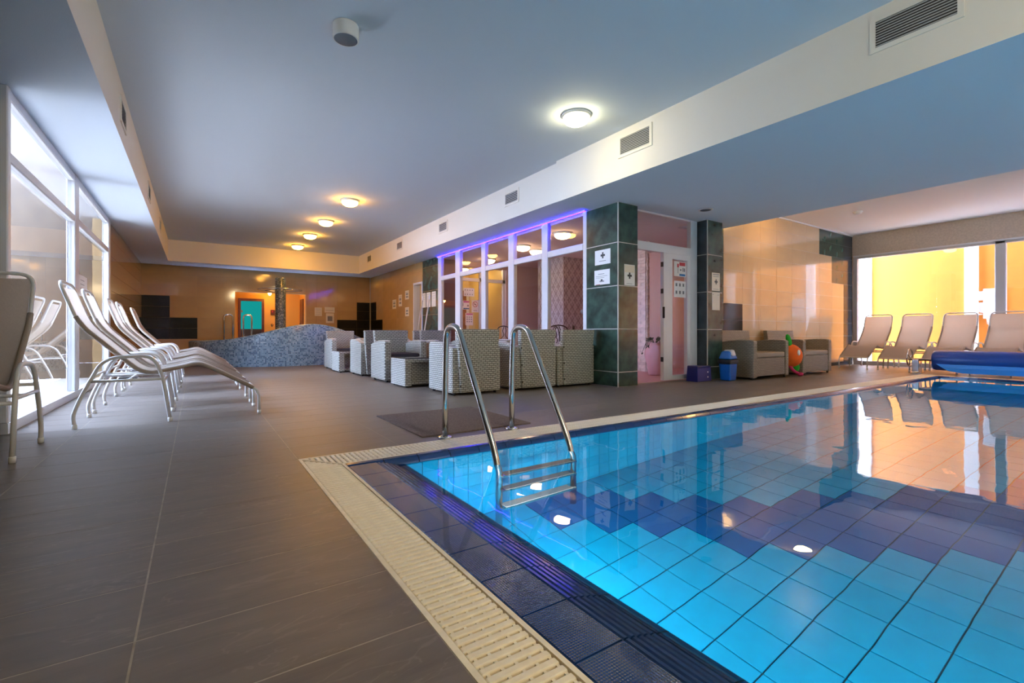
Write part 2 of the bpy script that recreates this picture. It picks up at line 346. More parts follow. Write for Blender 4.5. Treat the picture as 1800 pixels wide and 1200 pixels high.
def piece(name, dims, mat, parent, ctr, bev=0.0):
    """box piece of a wall or floor; alike pieces share mesh data"""
    key = (name, tuple(round(d, 4) for d in dims), mat)
    if key not in _cache:
        dx, dy, dz = [d / 2 for d in dims]; bm = B(-dx, dx, -dy, dy, -dz, dz)
        if bev: bevel(bm, bev, 1)
        _cache[key] = mesh(bm, name, mat)
    o = bpy.data.objects.new(name, _cache[key]); C.objects.link(o); o.parent = parent
    o.location = Vector(ctr) - Vector(parent.location); return o
def proj(X, Y, Z):
    c, s = math.cos(TH), math.sin(TH); a = X * c - Y * s; d = X * s + Y * c
    if d < 0.05: return None
    return 900 + 833 * a / d, 585 - 833 * (Z - H) / d, d
def inview(X, Y, Z, mrg=60):
    p = proj(X, Y, Z); return p is not None and -mrg < p[0] < 1800 + mrg and -mrg < p[1] < 1200 + mrg
def cuts(a, b, origin, step):
    k = math.ceil((a - origin) / step - 1e-6); out = [a]
    while origin + k * step < b - 1e-6:
        v = origin + k * step
        if v > a + 0.02: out.append(v)
        k += 1
    if b - out[-1] < 0.02 and len(out) > 1: out.pop()
    out.append(b); return out

# ---------------------------------------------------------------- setting: floor
ZS, ZC = 2.52, 3.05
PX0, PX1, PY1, PY0 = 0.489, 10.72, 2.963, -4.5         # pool opening incl. grates
bm = bmn()
box(bm, -1.8, PX0, -4.5, PY1, -0.2, -0.0005); box(bm, -1.8, 12.8, PY1, 15.4, -0.2, -0.0005); box(bm, PX1, 12.8, -4.5, PY1, -0.2, -0.0005)
floor = struct('floor', bm, 'grout', 'dark slate tiled pool deck floor')
TX, TY = 0.61, 0.307
cand = []
rects = [(-1.8, PX0, -0.4, PY1), (-1.17, 4.70, PY1, 15.4), (4.70, 12.74, PY1, 4.62), (PX1, 12.74, -1.0, PY1)]
for (a, b, c, d) in rects:
    xs, ys = cuts(a, b, PX0, TX), cuts(c, d, PY1, TY)
    for x0, x1 in zip(xs, xs[1:]):
        for y0, y1 in zip(ys, ys[1:]):
            cx, cy = (x0 + x1) / 2, (y0 + y1) / 2; p = proj(cx, cy, 0)
            vis = p is not None and inview(cx, cy, 0, 250)
            cand.append((p[2] if vis else 1e3 + math.hypot(cx, cy), x0, x1, y0, y1))
cand.sort()
g = 0.0025
for d, x0, x1, y0, y1 in cand[:300]:
    piece('floor_tile', (x1 - x0 - 2 * g, y1 - y0 - 2 * g, 0.006), 'floor_tile', floor, ((x0 + x1) / 2, (y0 + y1) / 2, -0.003))
bm = bmn()
for d, x0, x1, y0, y1 in cand[300:]: box(bm, x0 + g, x1 - g, y0 + g, y1 - g, -0.006, 0)
o = obj('far_floor_tiles', bm, 'floor_tile', floor); o['kind'] = 'stuff'

# ---------------------------------------------------------------- setting: walls
def tiles(parent, plane, at, u0, u1, z0, z1, du, dz, uo, zo, fn, face, th=0.008, gap=0.0018):
    us, zs = cuts(u0, u1, uo, du), cuts(z0, z1, zo, dz)
    for a, b in zip(us, us[1:]):
        for c, d in zip(zs, zs[1:]):
            mt = fn((a + b) / 2, (c + d) / 2)
            if mt is None: continue
            if plane == 'x': piece('wall_tile', (th, b - a - 2 * gap, d - c - 2 * gap), mt, parent, (at + face * th / 2, (a + b) / 2, (c + d) / 2))
            else: piece('wall_tile', (b - a - 2 * gap, th, d - c - 2 * gap), mt, parent, ((a + b) / 2, at + face * th / 2, (c + d) / 2))
# back wall with the sauna alcove opening X 0.905-2.767, z < 1.9
YB = 15.4
bm = bmn(); box(bm, -1.25, 0.905, YB + 0.008, YB + 0.2, 0, ZS); box(bm, 2.767, 4.80, YB + 0.008, YB + 0.2, 0, ZS); box(bm, 0.905, 2.767, YB + 0.008, YB + 0.2, 1.9, ZS)
wb = struct('wall_back', bm, 'brown_joint', 'far end wall clad in glossy tiles toned brown for dim light with black tile patches')
def f_back(u, z):
    if 0.905 < u < 2.767 and z < 1.9: return None
    if u < -0.58 and 1.14 < z < 1.71: return 'dark_tile'
    if u < 0.03 and 0.57 < z < 1.14: return 'dark_tile'
    if u > 4.27 and 1.14 < z < 1.71: return 'dark_tile'
    if u > 3.66 and 0.57 < z < 1.14: return 'dark_tile'
    return 'dim_brown_tile'
for (a, b, z0, z1) in ((-1.19, 0.905, 0, ZS), (2.767, 4.72, 0, ZS), (0.905, 2.767, 1.9, ZS)):
    tiles(wb, 'y', YB + 0.008, a, b, z0, z1, 0.608, 0.285, -1.19, 0, f_back, -1)
# left wall beyond the window
bm = bmn(); box(bm, -1.35, -1.178, 9.78, 15.6, 0, ZS)
wl = struct('wall_left', bm, 'brown_joint', 'left wall beyond the window in glossy tiles toned brown for dim light')
tiles(wl, 'x', -1.178, 9.9, YB, 0, ZS, 0.608, 0.285, YB, 0, lambda u, z: 'dark_tile' if (u > 14.79 and 0.57 < z < 1.14) else 'dim_brown_tile', 1)
tiles(wl, 'x', -1.178, 9.78, 9.9, 0, ZS, 0.608, 0.57, YB, 0, lambda u, z: 'dark_tile', 1)
# near left return wall (mostly out of frame) and the recess behind the nearest lounger
bm = bmn(); box(bm, -1.95, -1.80, -4.5, 4.62, 0, ZS); box(bm, -1.95, -1.178, 4.62, 4.86, 0, ZS)
wn = struct('wall_recess', bm, 'grout_dark', 'dark tiled return wall at the near left edge')
tiles(wn, 'x', -1.178, 4.62, 4.86, 0, ZS, 0.6, 0.585, 4.62, 0, lambda u, z: 'navy_tile', 1)
# right wall at the far end (door gap Y 11.15-11.68)
XG = 4.717
bm = bmn(); box(bm, XG + 0.008, XG + 0.15, 11.70, YB + 0.2, 0, ZS); box(bm, XG + 0.008, XG + 0.15, 11.12, 11.70, 2.02, ZS); box(bm, XG + 0.008, XG + 0.15, 10.22, 11.12, 0, ZS)
wr = struct('wall_right', bm, 'brown_joint', 'right side wall near the whirlpool in dark green tiles and tiles toned brown for dim light')
def f_right(u, z):
    if u > 14.79 and 1.14 < z < 1.71: return 'dark_tile'
    if u > 14.18 and 0.57 < z < 1.14: return 'dark_tile'
    return 'dim_brown_tile'
tiles(wr, 'x', XG + 0.008, 11.70, YB, 0, ZS, 0.608, 0.285, YB, 0, f_right, -1)
tiles(wr, 'x', XG + 0.008, 11.12, 11.70, 2.02, ZS, 0.608, 0.285, YB, 0, lambda u, z: 'dim_brown_tile', -1)
tiles(wr, 'x', XG + 0.008, 10.22, 11.12, 0, ZS, 0.9, 0.585, 10.22, 0, lambda u, z: 'green_tile', -1, gap=0.004)
# pool end wall
YP, XW = 4.80, 12.74
bm = bmn(); box(bm, 6.95, 12.95, YP + 0.008, YP + 0.2, 0, 3.0)
wp = struct('wall_pool_end', bm, 'joint_light', 'glossy beige tiled wall behind the wicker loveseats with dark tile patches')
def f_pool(u, z):
    if u > 12.28: return 'navy_tile'
    if u > 11.11 and z > 2.42: return 'green_tile'
    if u > 11.69 and z > 1.835: return 'green_tile'
    if u < 7.64: return 'green_tile'
    if u < 8.24 and z < 1.25: return 'dark_tile'
    if z < 0.1: return 'navy_tile'
    return 'beige_tile'
tiles(wp, 'y', YP + 0.008, 7.02, XW, 0, 0.08, 0.585, 0.2925, 12.28, 0.08, f_pool, -1)
tiles(wp, 'y', YP + 0.008, 7.02, XW, 0.08, 2.99, 0.585, 0.2925, 12.28, 0.08, f_pool, -1)
# window wall on the far right: header, base, end piers
bm = bmn(); box(bm, XW, XW + 0.2, -4.5, 4.80, 2.49, 5.8); box(bm, XW, XW + 0.2, -4.5, -3.2, 0, 2.49)  # header carried on out of view to hold back sky light
struct('wall_window_side', bm, 'header_paper', 'papered wall strip above the big right window, raised unseen to cut sky light')
bm = bmn(); box(bm, -1.95, 12.95, -4.7, -4.5, -1.5, 3.2)
struct('wall_front', bm, 'cream_paint', 'plain cream wall behind the viewpoint')

struct('trim_1', B(XG - 0.02, XG, YB - 0.02, YB, 0, ZS), 'joint_light', 'pale corner trim of the far right tiled corner')
struct('trim_2', B(7.5, XW, YP - 0.02, YP, 2.965, 2.99), 'white_frame', 'white moulding where the pool end wall meets the ceiling')
struct('trim_3', B(XW - 0.02, XW, -4.5, 4.78, 2.485, 2.515), 'white_frame', 'white strip along the head of the big right window')
# ---------------------------------------------------------------- setting: ceilings
def ceil(name, label, boxes, under='ceiling_blue_bounce', side='cream_paint'):
    bm = bmn()
    for b in boxes: box(bm, *b)
    bm.normal_update()
    for f in bm.faces: f.material_index = 1 if abs(f.normal.z) < 0.5 else 0
    return struct(name, bm, [under, side], label)
ceil('ceiling', 'raised ceiling field over the deck with blue pool light tinted in', [(-0.62, 4.14, -4.7, 14.54, ZC, 3.25)])
ceil('ceiling_soffit_left', 'lowered ceiling strip along the left window', [(-1.95, -0.58, -4.7, 4.86, ZS, 3.24), (-1.25, -0.58, 4.86, 15.6, ZS, 3.24)])
ceil('ceiling_soffit_back', 'lowered ceiling strip at the far end', [(-0.58, 4.10, 14.5, 15.6, ZS, 3.24)])
ceil('ceiling_soffit_right', 'lowered ceiling strip above the glazed lounge', [(4.10, 4.78, 5.0, 15.6, ZS, 3.24)])
ceil('ceiling_beam', 'wide blue lit ceiling beam beside the pool', [(4.05, 7.42, -4.7, 5.0, 2.495, 3.24)])
ceil('ceiling_pool', 'white ceiling over the pool beside the big window', [(7.42, 12.95, -4.7, 5.0, 2.99, 3.24)], 'ceiling_white', 'ceiling_white')

# ---------------------------------------------------------------- outdoors: left court and right court
struct('ground_court', B(-9.0, -1.25, 2.0, 10.3, -0.25, -0.03), 'outside_paving', 'pale paving outside the left window')
bm = B(-9.0, -1.36, 10.3, 10.6, 0, 5.5)
box(bm, -9.0, -1.96, 4.5, 4.8, 0, 5.0); struct('wall_court_added', bm, 'brown_facade', 'brown facade walls added outside the left window to shape the daylight')  # walls added to narrow the daylight and darken the view outside
struct('ground_lightwell', B(12.94, 15.2, -4.7, 6.5, -0.25, -0.02), 'outside_paving', 'paving strip outside the big right window')
bm = bmn(); box(bm, 14.5, 14.7, -4.7, 6.5, -0.02, 7.2)  # height raised beyond view to dim the sky light on this wall
yw = struct('wall_yellow', bm, 'yellow_wall', 'yellow rendered wall outside the big right window')
for i, (y0, y1) in enumerate(((5.02, 5.30), (3.02, 3.24), (0.6, 0.85))):
    obj('pilaster', B(14.42, 14.5, y0, y1, -0.02, 7.2), 'white_render', yw)
wo = thing('reflection_panes', 'small white framed panes on the yellow wall standing in for a reflection', 'window', (14.5, 2.9, 1.0))  # a bright reflection built as small framed panes
obj('frame', B(14.46, 14.5, 2.62, 2.94, 1.05, 1.70), 'white_frame', wo)
for z in (1.08, 1.40): obj('pane', B(14.45, 14.46, 2.65, 2.91, z, z + 0.27), 'clear_glass', wo)

# ---------------------------------------------------------------- windows
# left window, plane X=-1.17
w1 = struct('window_1', B(-1.21, -1.13, 4.86, 9.78, 0.0, 0.075), 'white_frame', 'tall white framed window wall on the left')
for (y0, y1) in ((4.86, 4.93), (7.16, 7.36), (9.60, 9.78)): obj('window_post', bevel(B(-1.21, -1.13, y0, y1, 0.075, ZS), 0.008, 1), 'white_frame', w1)
for (y0, y1) in ((4.93, 7.16), (7.36, 9.60)):
    obj('window_transom', bevel(B(-1.205, -1.135, y0, y1, 1.98, 2.06), 0.008, 1), 'white_frame', w1)
    obj('window_head', bevel(B(-1.205, -1.135, y0, y1, 2.44, ZS), 0.008, 1), 'white_frame', w1)
    obj('pane', B(-1.176, -1.164, y0, y1, 0.075, 1.98), 'window_glass', w1); obj('pane', B(-1.176, -1.164, y0, y1, 2.06, 2.44), 'window_glass', w1)
# right window, plane X=12.74
w2 = struct('window_2', B(XW, XW + 0.1, -3.2, 4.78, 0.0, 0.09), 'grey_frame', 'large grey framed window beside the pool')
for (y0, y1) in ((4.70, 4.79), (2.28, 2.43), (-0.1, 0.05), (-3.2, -3.1)): obj('window_post', bevel(B(XW, XW + 0.1, y0, y1, 0.09, 2.49), 0.008, 1), 'grey_frame', w2)
obj('window_head', B(XW, XW + 0.1, -3.1, 4.70, 2.44, 2.49), 'grey_frame', w2)
for (y0, y1) in ((2.43, 4.70), (0.05, 2.28), (-3.1, -0.1)): obj('pane', B(XW + 0.045, XW + 0.057, y0, y1, 0.09, 2.44), 'clear_glass', w2)
# glazed lounge front, plane X=4.717
w3 = struct('window_3', B(XG, XG + 0.08, 5.15, 10.22, 0.0, 0.10), 'white_frame', 'white framed glass front of the lounge lit by a violet strip')
posts = ((5.13, 5.21), (6.05, 6.21), (7.03, 7.21), (8.03, 8.19), (9.11, 9.33), (10.05, 10.22))
for a, b in posts: obj('window_post', bevel(B(XG, XG + 0.08, a, b, 0.10, ZS), 0.008, 1), 'white_frame', w3)
for (a, b), (c, d) in zip(posts, posts[1:]):
    obj('window_transom', bevel(B(XG + 0.004, XG + 0.076, b, c, 1.945, 2.045), 0.008, 1), 'white_frame', w3)
    obj('pane', B(XG + 0.034, XG + 0.046, b, c, 0.10, 1.945), 'clear_glass', w3); obj('pane', B(XG + 0.034, XG + 0.046, b, c, 2.045, ZS - 0.02), 'clear_glass', w3)
# lounge door front, plane Y=4.62
YD = 4.62
d1 = struct('door_1', B(5.11, 6.44, YD, YD + 0.07, 1.93, 2.05), 'white_frame', 'white framed glass door front between two dark tiled pillars')
obj('door_post', B(5.11, 5.15, YD, YD + 0.07, 0, 1.93), 'white_frame', d1); obj('door_post', B(6.44, 6.60, YD, YD + 0.07, 0, 2.49), 'white_frame', d1)
obj('pane', B(5.11, 6.44, YD + 0.03, YD + 0.042, 2.05, 2.495), 'clear_glass', d1)
lf = obj('door_leaf', B(5.80, 6.00, YD + 0.005, YD + 0.065, 0.02, 1.93), 'white_frame', d1)
obj('leaf_rail', B(6.00, 6.36, YD + 0.005, YD + 0.065, 0.02, 0.09), 'white_frame', lf); obj('leaf_rail', B(6.00, 6.36, YD + 0.005, YD + 0.065, 1.85, 1.93), 'white_frame', lf); obj('leaf_stile', B(6.36, 6.44, YD + 0.005, YD + 0.065, 0.02, 1.93), 'white_frame', lf)
obj('pane', B(6.00, 6.36, YD + 0.03, YD + 0.042, 0.09, 1.85), 'clear_glass', lf)
for z in (0.30, 1.32, 1.72): obj('hinge', B(5.785, 5.80, YD + 0.01, YD + 0.05, z, z + 0.07), 'black_plastic', lf)
obj('door_handle', bevel(B(5.785, 5.80, YD - 0.02, YD + 0.02, 0.95, 1.12), 0.005, 1), 'black_plastic', lf)

# ---------------------------------------------------------------- lounge interior
struct('floor_lounge', B(4.80, 8.4, 4.70, 10.2, -0.2, 0.003), 'pink_floor', 'pale pink floor inside the glazed lounge')
struct('ceiling_lounge', box(B(4.78, 6.62, 4.63, 12.4, 2.47, 2.6), 6.62, 8.4, 5.01, 12.4, 2.47, 2.6), 'room_ceiling', 'lounge ceiling behind the glass front')
struct('wall_lounge_side', B(8.2, 8.4, 5.01, 10.4, 0, 2.47), 'wave_paper', 'brown pink wave patterned wallpaper wall in the lounge')
bm = bmn(); box(bm, 6.62, 8.2, 10.2, 10.4, 0, 2.47); box(bm, 5.25, 6.62, 10.2, 10.4, 2.35, 2.47)
struct('wall_lounge_back', bm, 'wave_paper', 'wallpapered back wall of the lounge')
struct('wall_lounge_corner', B(4.85, 5.25, 10.2, 10.4, 0, 2.47), 'maroon_wall', 'dark maroon wall strip at the lounge corner')
bm = bmn(); box(bm, 6.62, 6.72, 10.4, 12.4, 0, 2.47); box(bm, 4.87, 6.72, 12.2, 12.4, 0, 2.47)
struct('wall_corridor', bm, 'corridor_wall', 'yellow lit corridor wall behind the lounge')
dm = struct('wall_damask', B(6.96, 7.75, 8.34, 9.3, 0, 2.47), 'damask_paper', 'wall block with grey damask wallpaper in the lounge')
# stone slip strip seen through the open door
ss = struct('wall_stone', B(7.05, 7.12, 6.02, 6.34, 0, 2.47), 'pale_stone', 'pale stone slip wall end inside the open door')
for i in range(41):
    z = i * 0.06
    for j in range(2):
        y0, y1 = (6.025, 6.025 + 0.16 + 0.05 * ((i * 7 + j) % 3 - 1)) if j == 0 else (6.025 + 0.165 + 0.05 * ((i * 7) % 3 - 1), 6.335)
        piece('stone_slip', (0.022, round(y1 - y0, 3), 0.054), 'pale_stone', ss, (7.05 - 0.006 - 0.008 * ((i * 5 + j * 3) % 3) / 3, (y0 + y1) / 2, z + 0.03))
        if j == 0: piece('stone_slip', (0.06, 0.022, 0.054), 'pale_stone', ss, (7.085, 6.02 - 0.006 - 0.003 * (i % 3), z + 0.03))
# corridor door and glazed screen at the back of the lounge
d2 = struct('door_2', B(5.25, 6.62, 10.24, 10.30, 2.0, 2.08), 'white_frame', 'white framed inner glass door at the back of the lounge')
for x in (5.25, 5.86, 6.54): obj('door_post', B(x, x + 0.08, 10.24, 10.30, 0, 2.35 if x > 5.5 else 2.0), 'white_frame', d2)
for a, b in ((5.33, 5.86), (5.94, 6.54)): obj('pane', B(a, b, 10.262, 10.274, 0, 2.0), 'clear_glass', d2)
d3 = struct('door_3', B(5.95, 6.50, 12.14, 12.2, 0, 1.95), 'brown_wood', 'brown wooden door at the end of the corridor')
obj('door_frame', prism(bmn(), [(5.87, 0), (5.95, 0), (5.95, 1.95), (6.50, 1.95), (6.50, 0), (6.58, 0), (6.58, 2.03), (5.87, 2.03)], 'y', 12.12, 12.2), 'white_frame', d3)
obj('door_handle', B(5.99, 6.02, 12.10, 12.14, 0.95, 1.05), 'steel', d3)

# far right door (Y 11.15-11.68) with warm light behind
d4 = struct('door_4', prism(bmn(), [(11.12, 0), (11.17, 0), (11.17, 1.97), (11.65, 1.97), (11.65, 0), (11.70, 0), (11.70, 2.02), (11.12, 2.02)], 'x', XG - 0.015, XG + 0.16), 'white_frame', 'narrow doorway with a warm lit room behind')
obj('pane', B(XG + 0.06, XG + 0.07, 11.17, 11.65, 0.0, 1.97), 'clear_glass', d4)
obj('door_handle', bevel(B(XG + 0.02, XG + 0.06, 11.20, 11.24, 0.92, 1.10), 0.005, 1), 'black_plastic', d4)
struct('wall_passage', box(B(5.9, 6.0, 12.4, 15.2, 0, 2.47), 4.87, 5.9, 15.0, 15.2, 0, 2.47), 'corridor_wall', 'warm wall seen through the narrow far doorway')

# ---------------------------------------------------------------- sauna alcove in the back wall
bm = bmn()
box(bm, 0.80, 0.905, 15.6, 16.6, 0, 2.0); box(bm, 2.767, 2.87, 15.6, 16.6, 0, 2.0); box(bm, 0.80, 2.87, 16.5, 16.62, 0, 2.0); box(bm, 0.80, 2.87, 15.6, 16.62, 1.98, 2.1); box(bm, 0.80, 2.87, 15.6, 16.62, -0.1, 0.0)
struct('wall_alcove', bm, 'orange_wall', 'orange lit sauna alcove in the far wall')
d5 = struct('door_5', prism(bmn(), [(1.05, 0), (1.12, 0), (1.12, 1.70), (1.68, 1.70), (1.68, 0), (1.75, 0), (1.75, 1.78), (1.05, 1.78)], 'y', 16.44, 16.5), 'red_wood', 'sauna door with red brown wooden frame and teal glowing glass')
obj('pane', B(1.12, 1.68, 16.475, 16.485, 0.85, 1.70), 'sauna_glow', d5); obj('pane', B(1.12, 1.68, 16.475, 16.485, 0, 0.85), 'table_glass', d5)  # upper pane itself glows, standing for the teal lit sauna inside
obj('bench_slat', B(1.14, 1.66, 16.46, 16.473, 0.6, 0.64), 'red_wood', d5); obj('door_handle', bevel(B(1.13, 1.16, 16.41, 16.44, 1.35, 1.42), 0.004, 1), 'brown_wood', d5)
d6 = struct('door_6', B(2.735, 2.765, 15.75, 16.25, 0, 1.78), 'red_wood', 'red brown wooden door on the right side of the sauna alcove')
obj('door_handle', B(2.71, 2.735, 16.15, 16.18, 0.95, 1.05), 'steel', d6)
cb = thing('control_panel', 'small dark red control panel beside the sauna door', 'control panel', (1.98, 16.5, 1.3))
obj('housing', bevel(B(1.93, 2.05, 16.46, 16.5, 1.29, 1.45), 0.006, 1), 'red_wood', cb); obj('display', B(1.96, 2.0, 16.455, 16.46, 1.37, 1.42), 'print_red', cb)
for nm, x in (('left of', 1.97), ('right of', 2.22)):
    hk = thing('coat_hook', 'small dark double coat hook just %s the mosaic column' % nm, 'hook', (x, 16.5, 0.95), group='coat hooks in the sauna alcove')
    obj('hook_plate', B(x - 0.012, x + 0.012, 16.485, 16.5, 0.92, 1.02), 'iron', hk); obj('hook_arm', tube(bmn(), [(x - 0.04, 16.43, 1.0), (x - 0.02, 16.46, 0.95), (x, 16.485, 0.95), (x + 0.02, 16.46, 0.95), (x + 0.04, 16.43, 1.0)], 0.007), 'iron', hk)

# ---------------------------------------------------------------- ceiling lamps
def lamp(label, x, y, zc, r, glassmat, group):
    t = thing('ceiling_lamp', label, 'lamp', (x, y, zc), group=group)
    obj('lamp_base', lathe(bmn(), [(0, 0), (r * 1.08, 0), (r * 1.1, -0.012), (r * 1.02, -0.03), (r * 0.92, -0.032), (0, -0.03)]), 'lamp_body', t, False)
    obj('glass_dome', lathe(bmn(), [(r * 0.95, -0.03), (r * 0.94, -0.05), (r * 0.82, -0.078), (r * 0.55, -0.1), (r * 0.25, -0.11), (0, -0.112)]), glassmat, t, False)
    return t
LG = 'dome lamps on the raised ceiling'
lamp('lit dome lamp on the raised ceiling near the beam vent, nearest of all', 3.367, 3.82, ZC, 0.145, 'lamp_neutral', LG)
for k, (y, w) in enumerate(((8.465, 'nearest of the far row of four'), (10.3, 'second of the far row of four'), (11.94, 'third of the far row of four'), (13.6, 'fourth of the far row'))):
    lamp('lit warm dome lamp on the raised ceiling, ' + w, 2.235, y, ZC, 0.145, 'lamp_warm', LG)
lamp('warm dome lamp on the pool ceiling, seen mirrored in the water', 8.77, 4.06, 2.99, 0.145, 'lamp_pool', 'dome lamps over the pool')
for x, y, w in ((5.30, 6.37, 'nearest the dark pillar'), (5.42, 7.75, 'in the second bay from the dark pillar'), (5.95, 8.0, 'deeper behind the second bay from the pillar'), (5.74, 9.6, 'in the bay with the notices')):
    lamp('warm dome lamp inside the glazed lounge, ' + w, x, y, 2.47, 0.15, 'lamp_room', 'dome lamps inside the lounge')
lamp('warm dome lamp in the corridor behind the lounge', 5.95, 11.3, 2.47, 0.15, 'corridor_lamp', None)
lamp('orange dome lamp on the ceiling of the sauna alcove', 1.85, 16.0, 1.98, 0.05, 'alcove_lamp', None)
lamp('warm dome lamp behind the narrow far doorway', 5.3, 12.6, 2.47, 0.12, 'corridor_lamp', None)
struct('ceiling_passage', B(4.87, 6.0, 10.41, 15.2, 2.47, 2.6), 'room_ceiling', 'ceiling of the passage behind the far doorway')
lamp('pink dome lamp added to tint the lounge, hidden behind the dark pillar', 7.55, 7.35, 2.47, 0.12, 'pink_lamp', None)  # unseen lamp added for the pink light behind the door
for x, y, w in ((1.9, -0.9, 'just behind the near pool corner'), (1.9, -3.3, 'farthest behind the near pool corner')):  # unseen lamps added to lift the foreground deck
    lamp('added dome lamp out of view on the raised ceiling, ' + w, x, y, ZC, 0.145, 'lamp_warmwhite', LG)
for y, w in ((0.4, 'middle of the pool row'), (-2.9, 'end of the pool row')):  # pool row continued out of view with added lamps for more light
    lamp('added warm dome lamp out of view on the pool ceiling, ' + w, 8.77, y, 2.99, 0.145, 'lamp_pool', 'dome lamps over the pool')
# unlit drum fixture
t = thing('ceiling_speaker', 'white drum shaped unlit fixture with dark face on the ceiling', 'ceiling fixture', (0.94, 3.674, ZC))
obj('drum', lathe(bmn(), [(0, 0), (0.092, 0), (0.095, -0.005), (0.095, -0.105), (0.09, -0.11), (0.084, -0.108)]), 'lamp_body', t, False)
obj('face', lathe(bmn(), [(0.086, -0.106), (0.07, -0.112), (0, -0.113)]), 'lens_grey', t, False)
t = thing('recessed_spot', 'small round unlit spot set into the beam underside', 'spotlight', (6.06, 4.106, 2.495))
obj('trim_ring', lathe(bmn(), [(0.0, -0.001), (0.1, -0.001), (0.102, -0.008), (0.078, -0.014), (0.074, -0.010)]), 'grey_frame', t, False); obj('lens', lathe(bmn(), [(0.075, -0.01), (0, -0.013)]), 'lens_grey', t, False)
t = thing('smoke_detector', 'small white smoke detector on the pool ceiling', 'smoke detector', (10.24, 3.77, 2.99))
obj('base', lathe(bmn(), [(0, 0), (0.075, 0), (0.075, -0.02), (0, -0.02)]), 'lamp_body', t, False); obj('sensor_cap', lathe(bmn(), [(0.06, -0.02), (0.055, -0.05), (0.03, -0.06), (0, -0.06)]), 'lamp_body', t, False)

# ---------------------------------------------------------------- violet LED strip
t = thing('led_strip', 'violet glowing LED strip along the top of the glass front', 'light strip', (4.70, 7.6, 2.5))
obj('strip_profile', B(4.690, 4.716, 5.14, 10.2, 2.506, 2.52), 'white_frame', t)
obj('light_line', B(4.692, 4.712, 5.14, 10.2, 2.498, 2.506), 'led_violet', t)
bm = bmn(); y = 5.16
while y < 10.2: box(bm, 4.698, 4.706, y, y + 0.014, 2.493, 2.498); y += 0.04
o = obj('diode', bm, 'led_dot', t); o['kind'] = 'stuff'

# ---------------------------------------------------------------- air vents
def vent(label, X, face, yc, w, z0, z1, n, group):
    t = thing('air_vent', label, 'vent', (X, yc, (z0 + z1) / 2), group=group)
    y0, y1 = yc - w / 2, yc + w / 2; a = X; b = X + face * 0.012; fr = 0.032
    bm = bmn(); box(bm, a, b, y0 - fr, y1 + fr, z0 - fr, z0); box(bm, a, b, y0 - fr, y1 + fr, z1, z1 + fr); box(bm, a, b, y0 - fr, y0, z0, z1); box(bm, a, b, y1, y1 + fr, z0, z1)
    obj('frame', bm, 'cream_paint', t); obj('backing', B(a, a + face * 0.002, y0, y1, z0, z1), 'vent_back', t)
    for i in range(n):
        zz = z0 + (i + 0.5) * (z1 - z0) / n; h = (z1 - z0) / n * 0.34
        obj('slat', prism(bmn(), [(a + face * 0.002, zz + h), (a + face * 0.011, zz - h * 0.6), (a + face * 0.011, zz - h), (a + face * 0.002, zz + h * 0.5)], 'y', y0, y1), 'vent_slat', t)
    return t
VG = 'air vents in the right fascia'
vent('large slatted air vent in the beam face, upper right corner', 4.05, -1, 1.16, 0.44, 2.765, 2.95, 10, VG)
vent('white slatted air vent in the beam face beside the nearest lamp', 4.05, -1, 3.62, 0.42, 2.765, 2.95, 10, VG)
for yc, w in ((6.16, 'first vent beyond the beam step'), (8.63, 'second vent beyond the beam step'), (11.06, 'third vent beyond the beam step'), (13.46, 'farthest, by the end wall')):
    vent('small slatted vent in the right fascia, ' + w, 4.10, -1, yc, 0.34, 2.765, 2.92, 6, VG)
for yc, w in ((5.78, 'nearest of the left three'), (8.74, 'middle of the left three'), (11.3, 'farthest of the left three')):
    vent('narrow slatted vent in the left fascia, ' + w, -0.58, 1, yc, 0.34, 2.70, 2.88, 6, 'air vents in the left fascia')

# ---------------------------------------------------------------- tiled pillars
def pillar(label, x0, x1, y0, y1, zt, mats, sides):
    t = thing('tiled_pillar', label, 'pillar', ((x0 + x1) / 2, (y0 + y1) / 2, 0))
    obj('core', B(x0 + 0.008, x1 - 0.001, y0 + 0.008, y1 - 0.001, 0, zt), 'joint_light', t)
    zs = cuts(0, zt, 0.20, 0.585)
    for a, b in zip(zs, zs[1:]):
        piece('tile', (0.008, y1 - y0 - 0.018, b - a - 0.012), mats[0], t, (x0 + 0.004, (y0 + y1) / 2 + 0.004, (a + b) / 2))
        piece('tile', (x1 - x0 - 0.018, 0.008, b - a - 0.012), mats[1], t, ((x0 + x1) / 2 + 0.004, y0 + 0.004, (a + b) / 2))
    obj('corner_trim', B(x0 - 0.002, x0 + 0.010, y0 - 0.002, y0 + 0.010, 0, zt), 'joint_light', t)
    return t
pillar('dark green tiled pillar with notices between glass front and door', 4.717, 5.105, 4.509, 5.13, 2.495, ('green_tile', 'green_tile'), None)
pillar('dark tiled pillar beside the blue bin with two paper notices', 6.616, 7.017, 4.449, 4.79, 2.495, ('navy_tile', 'green_tile'), None)

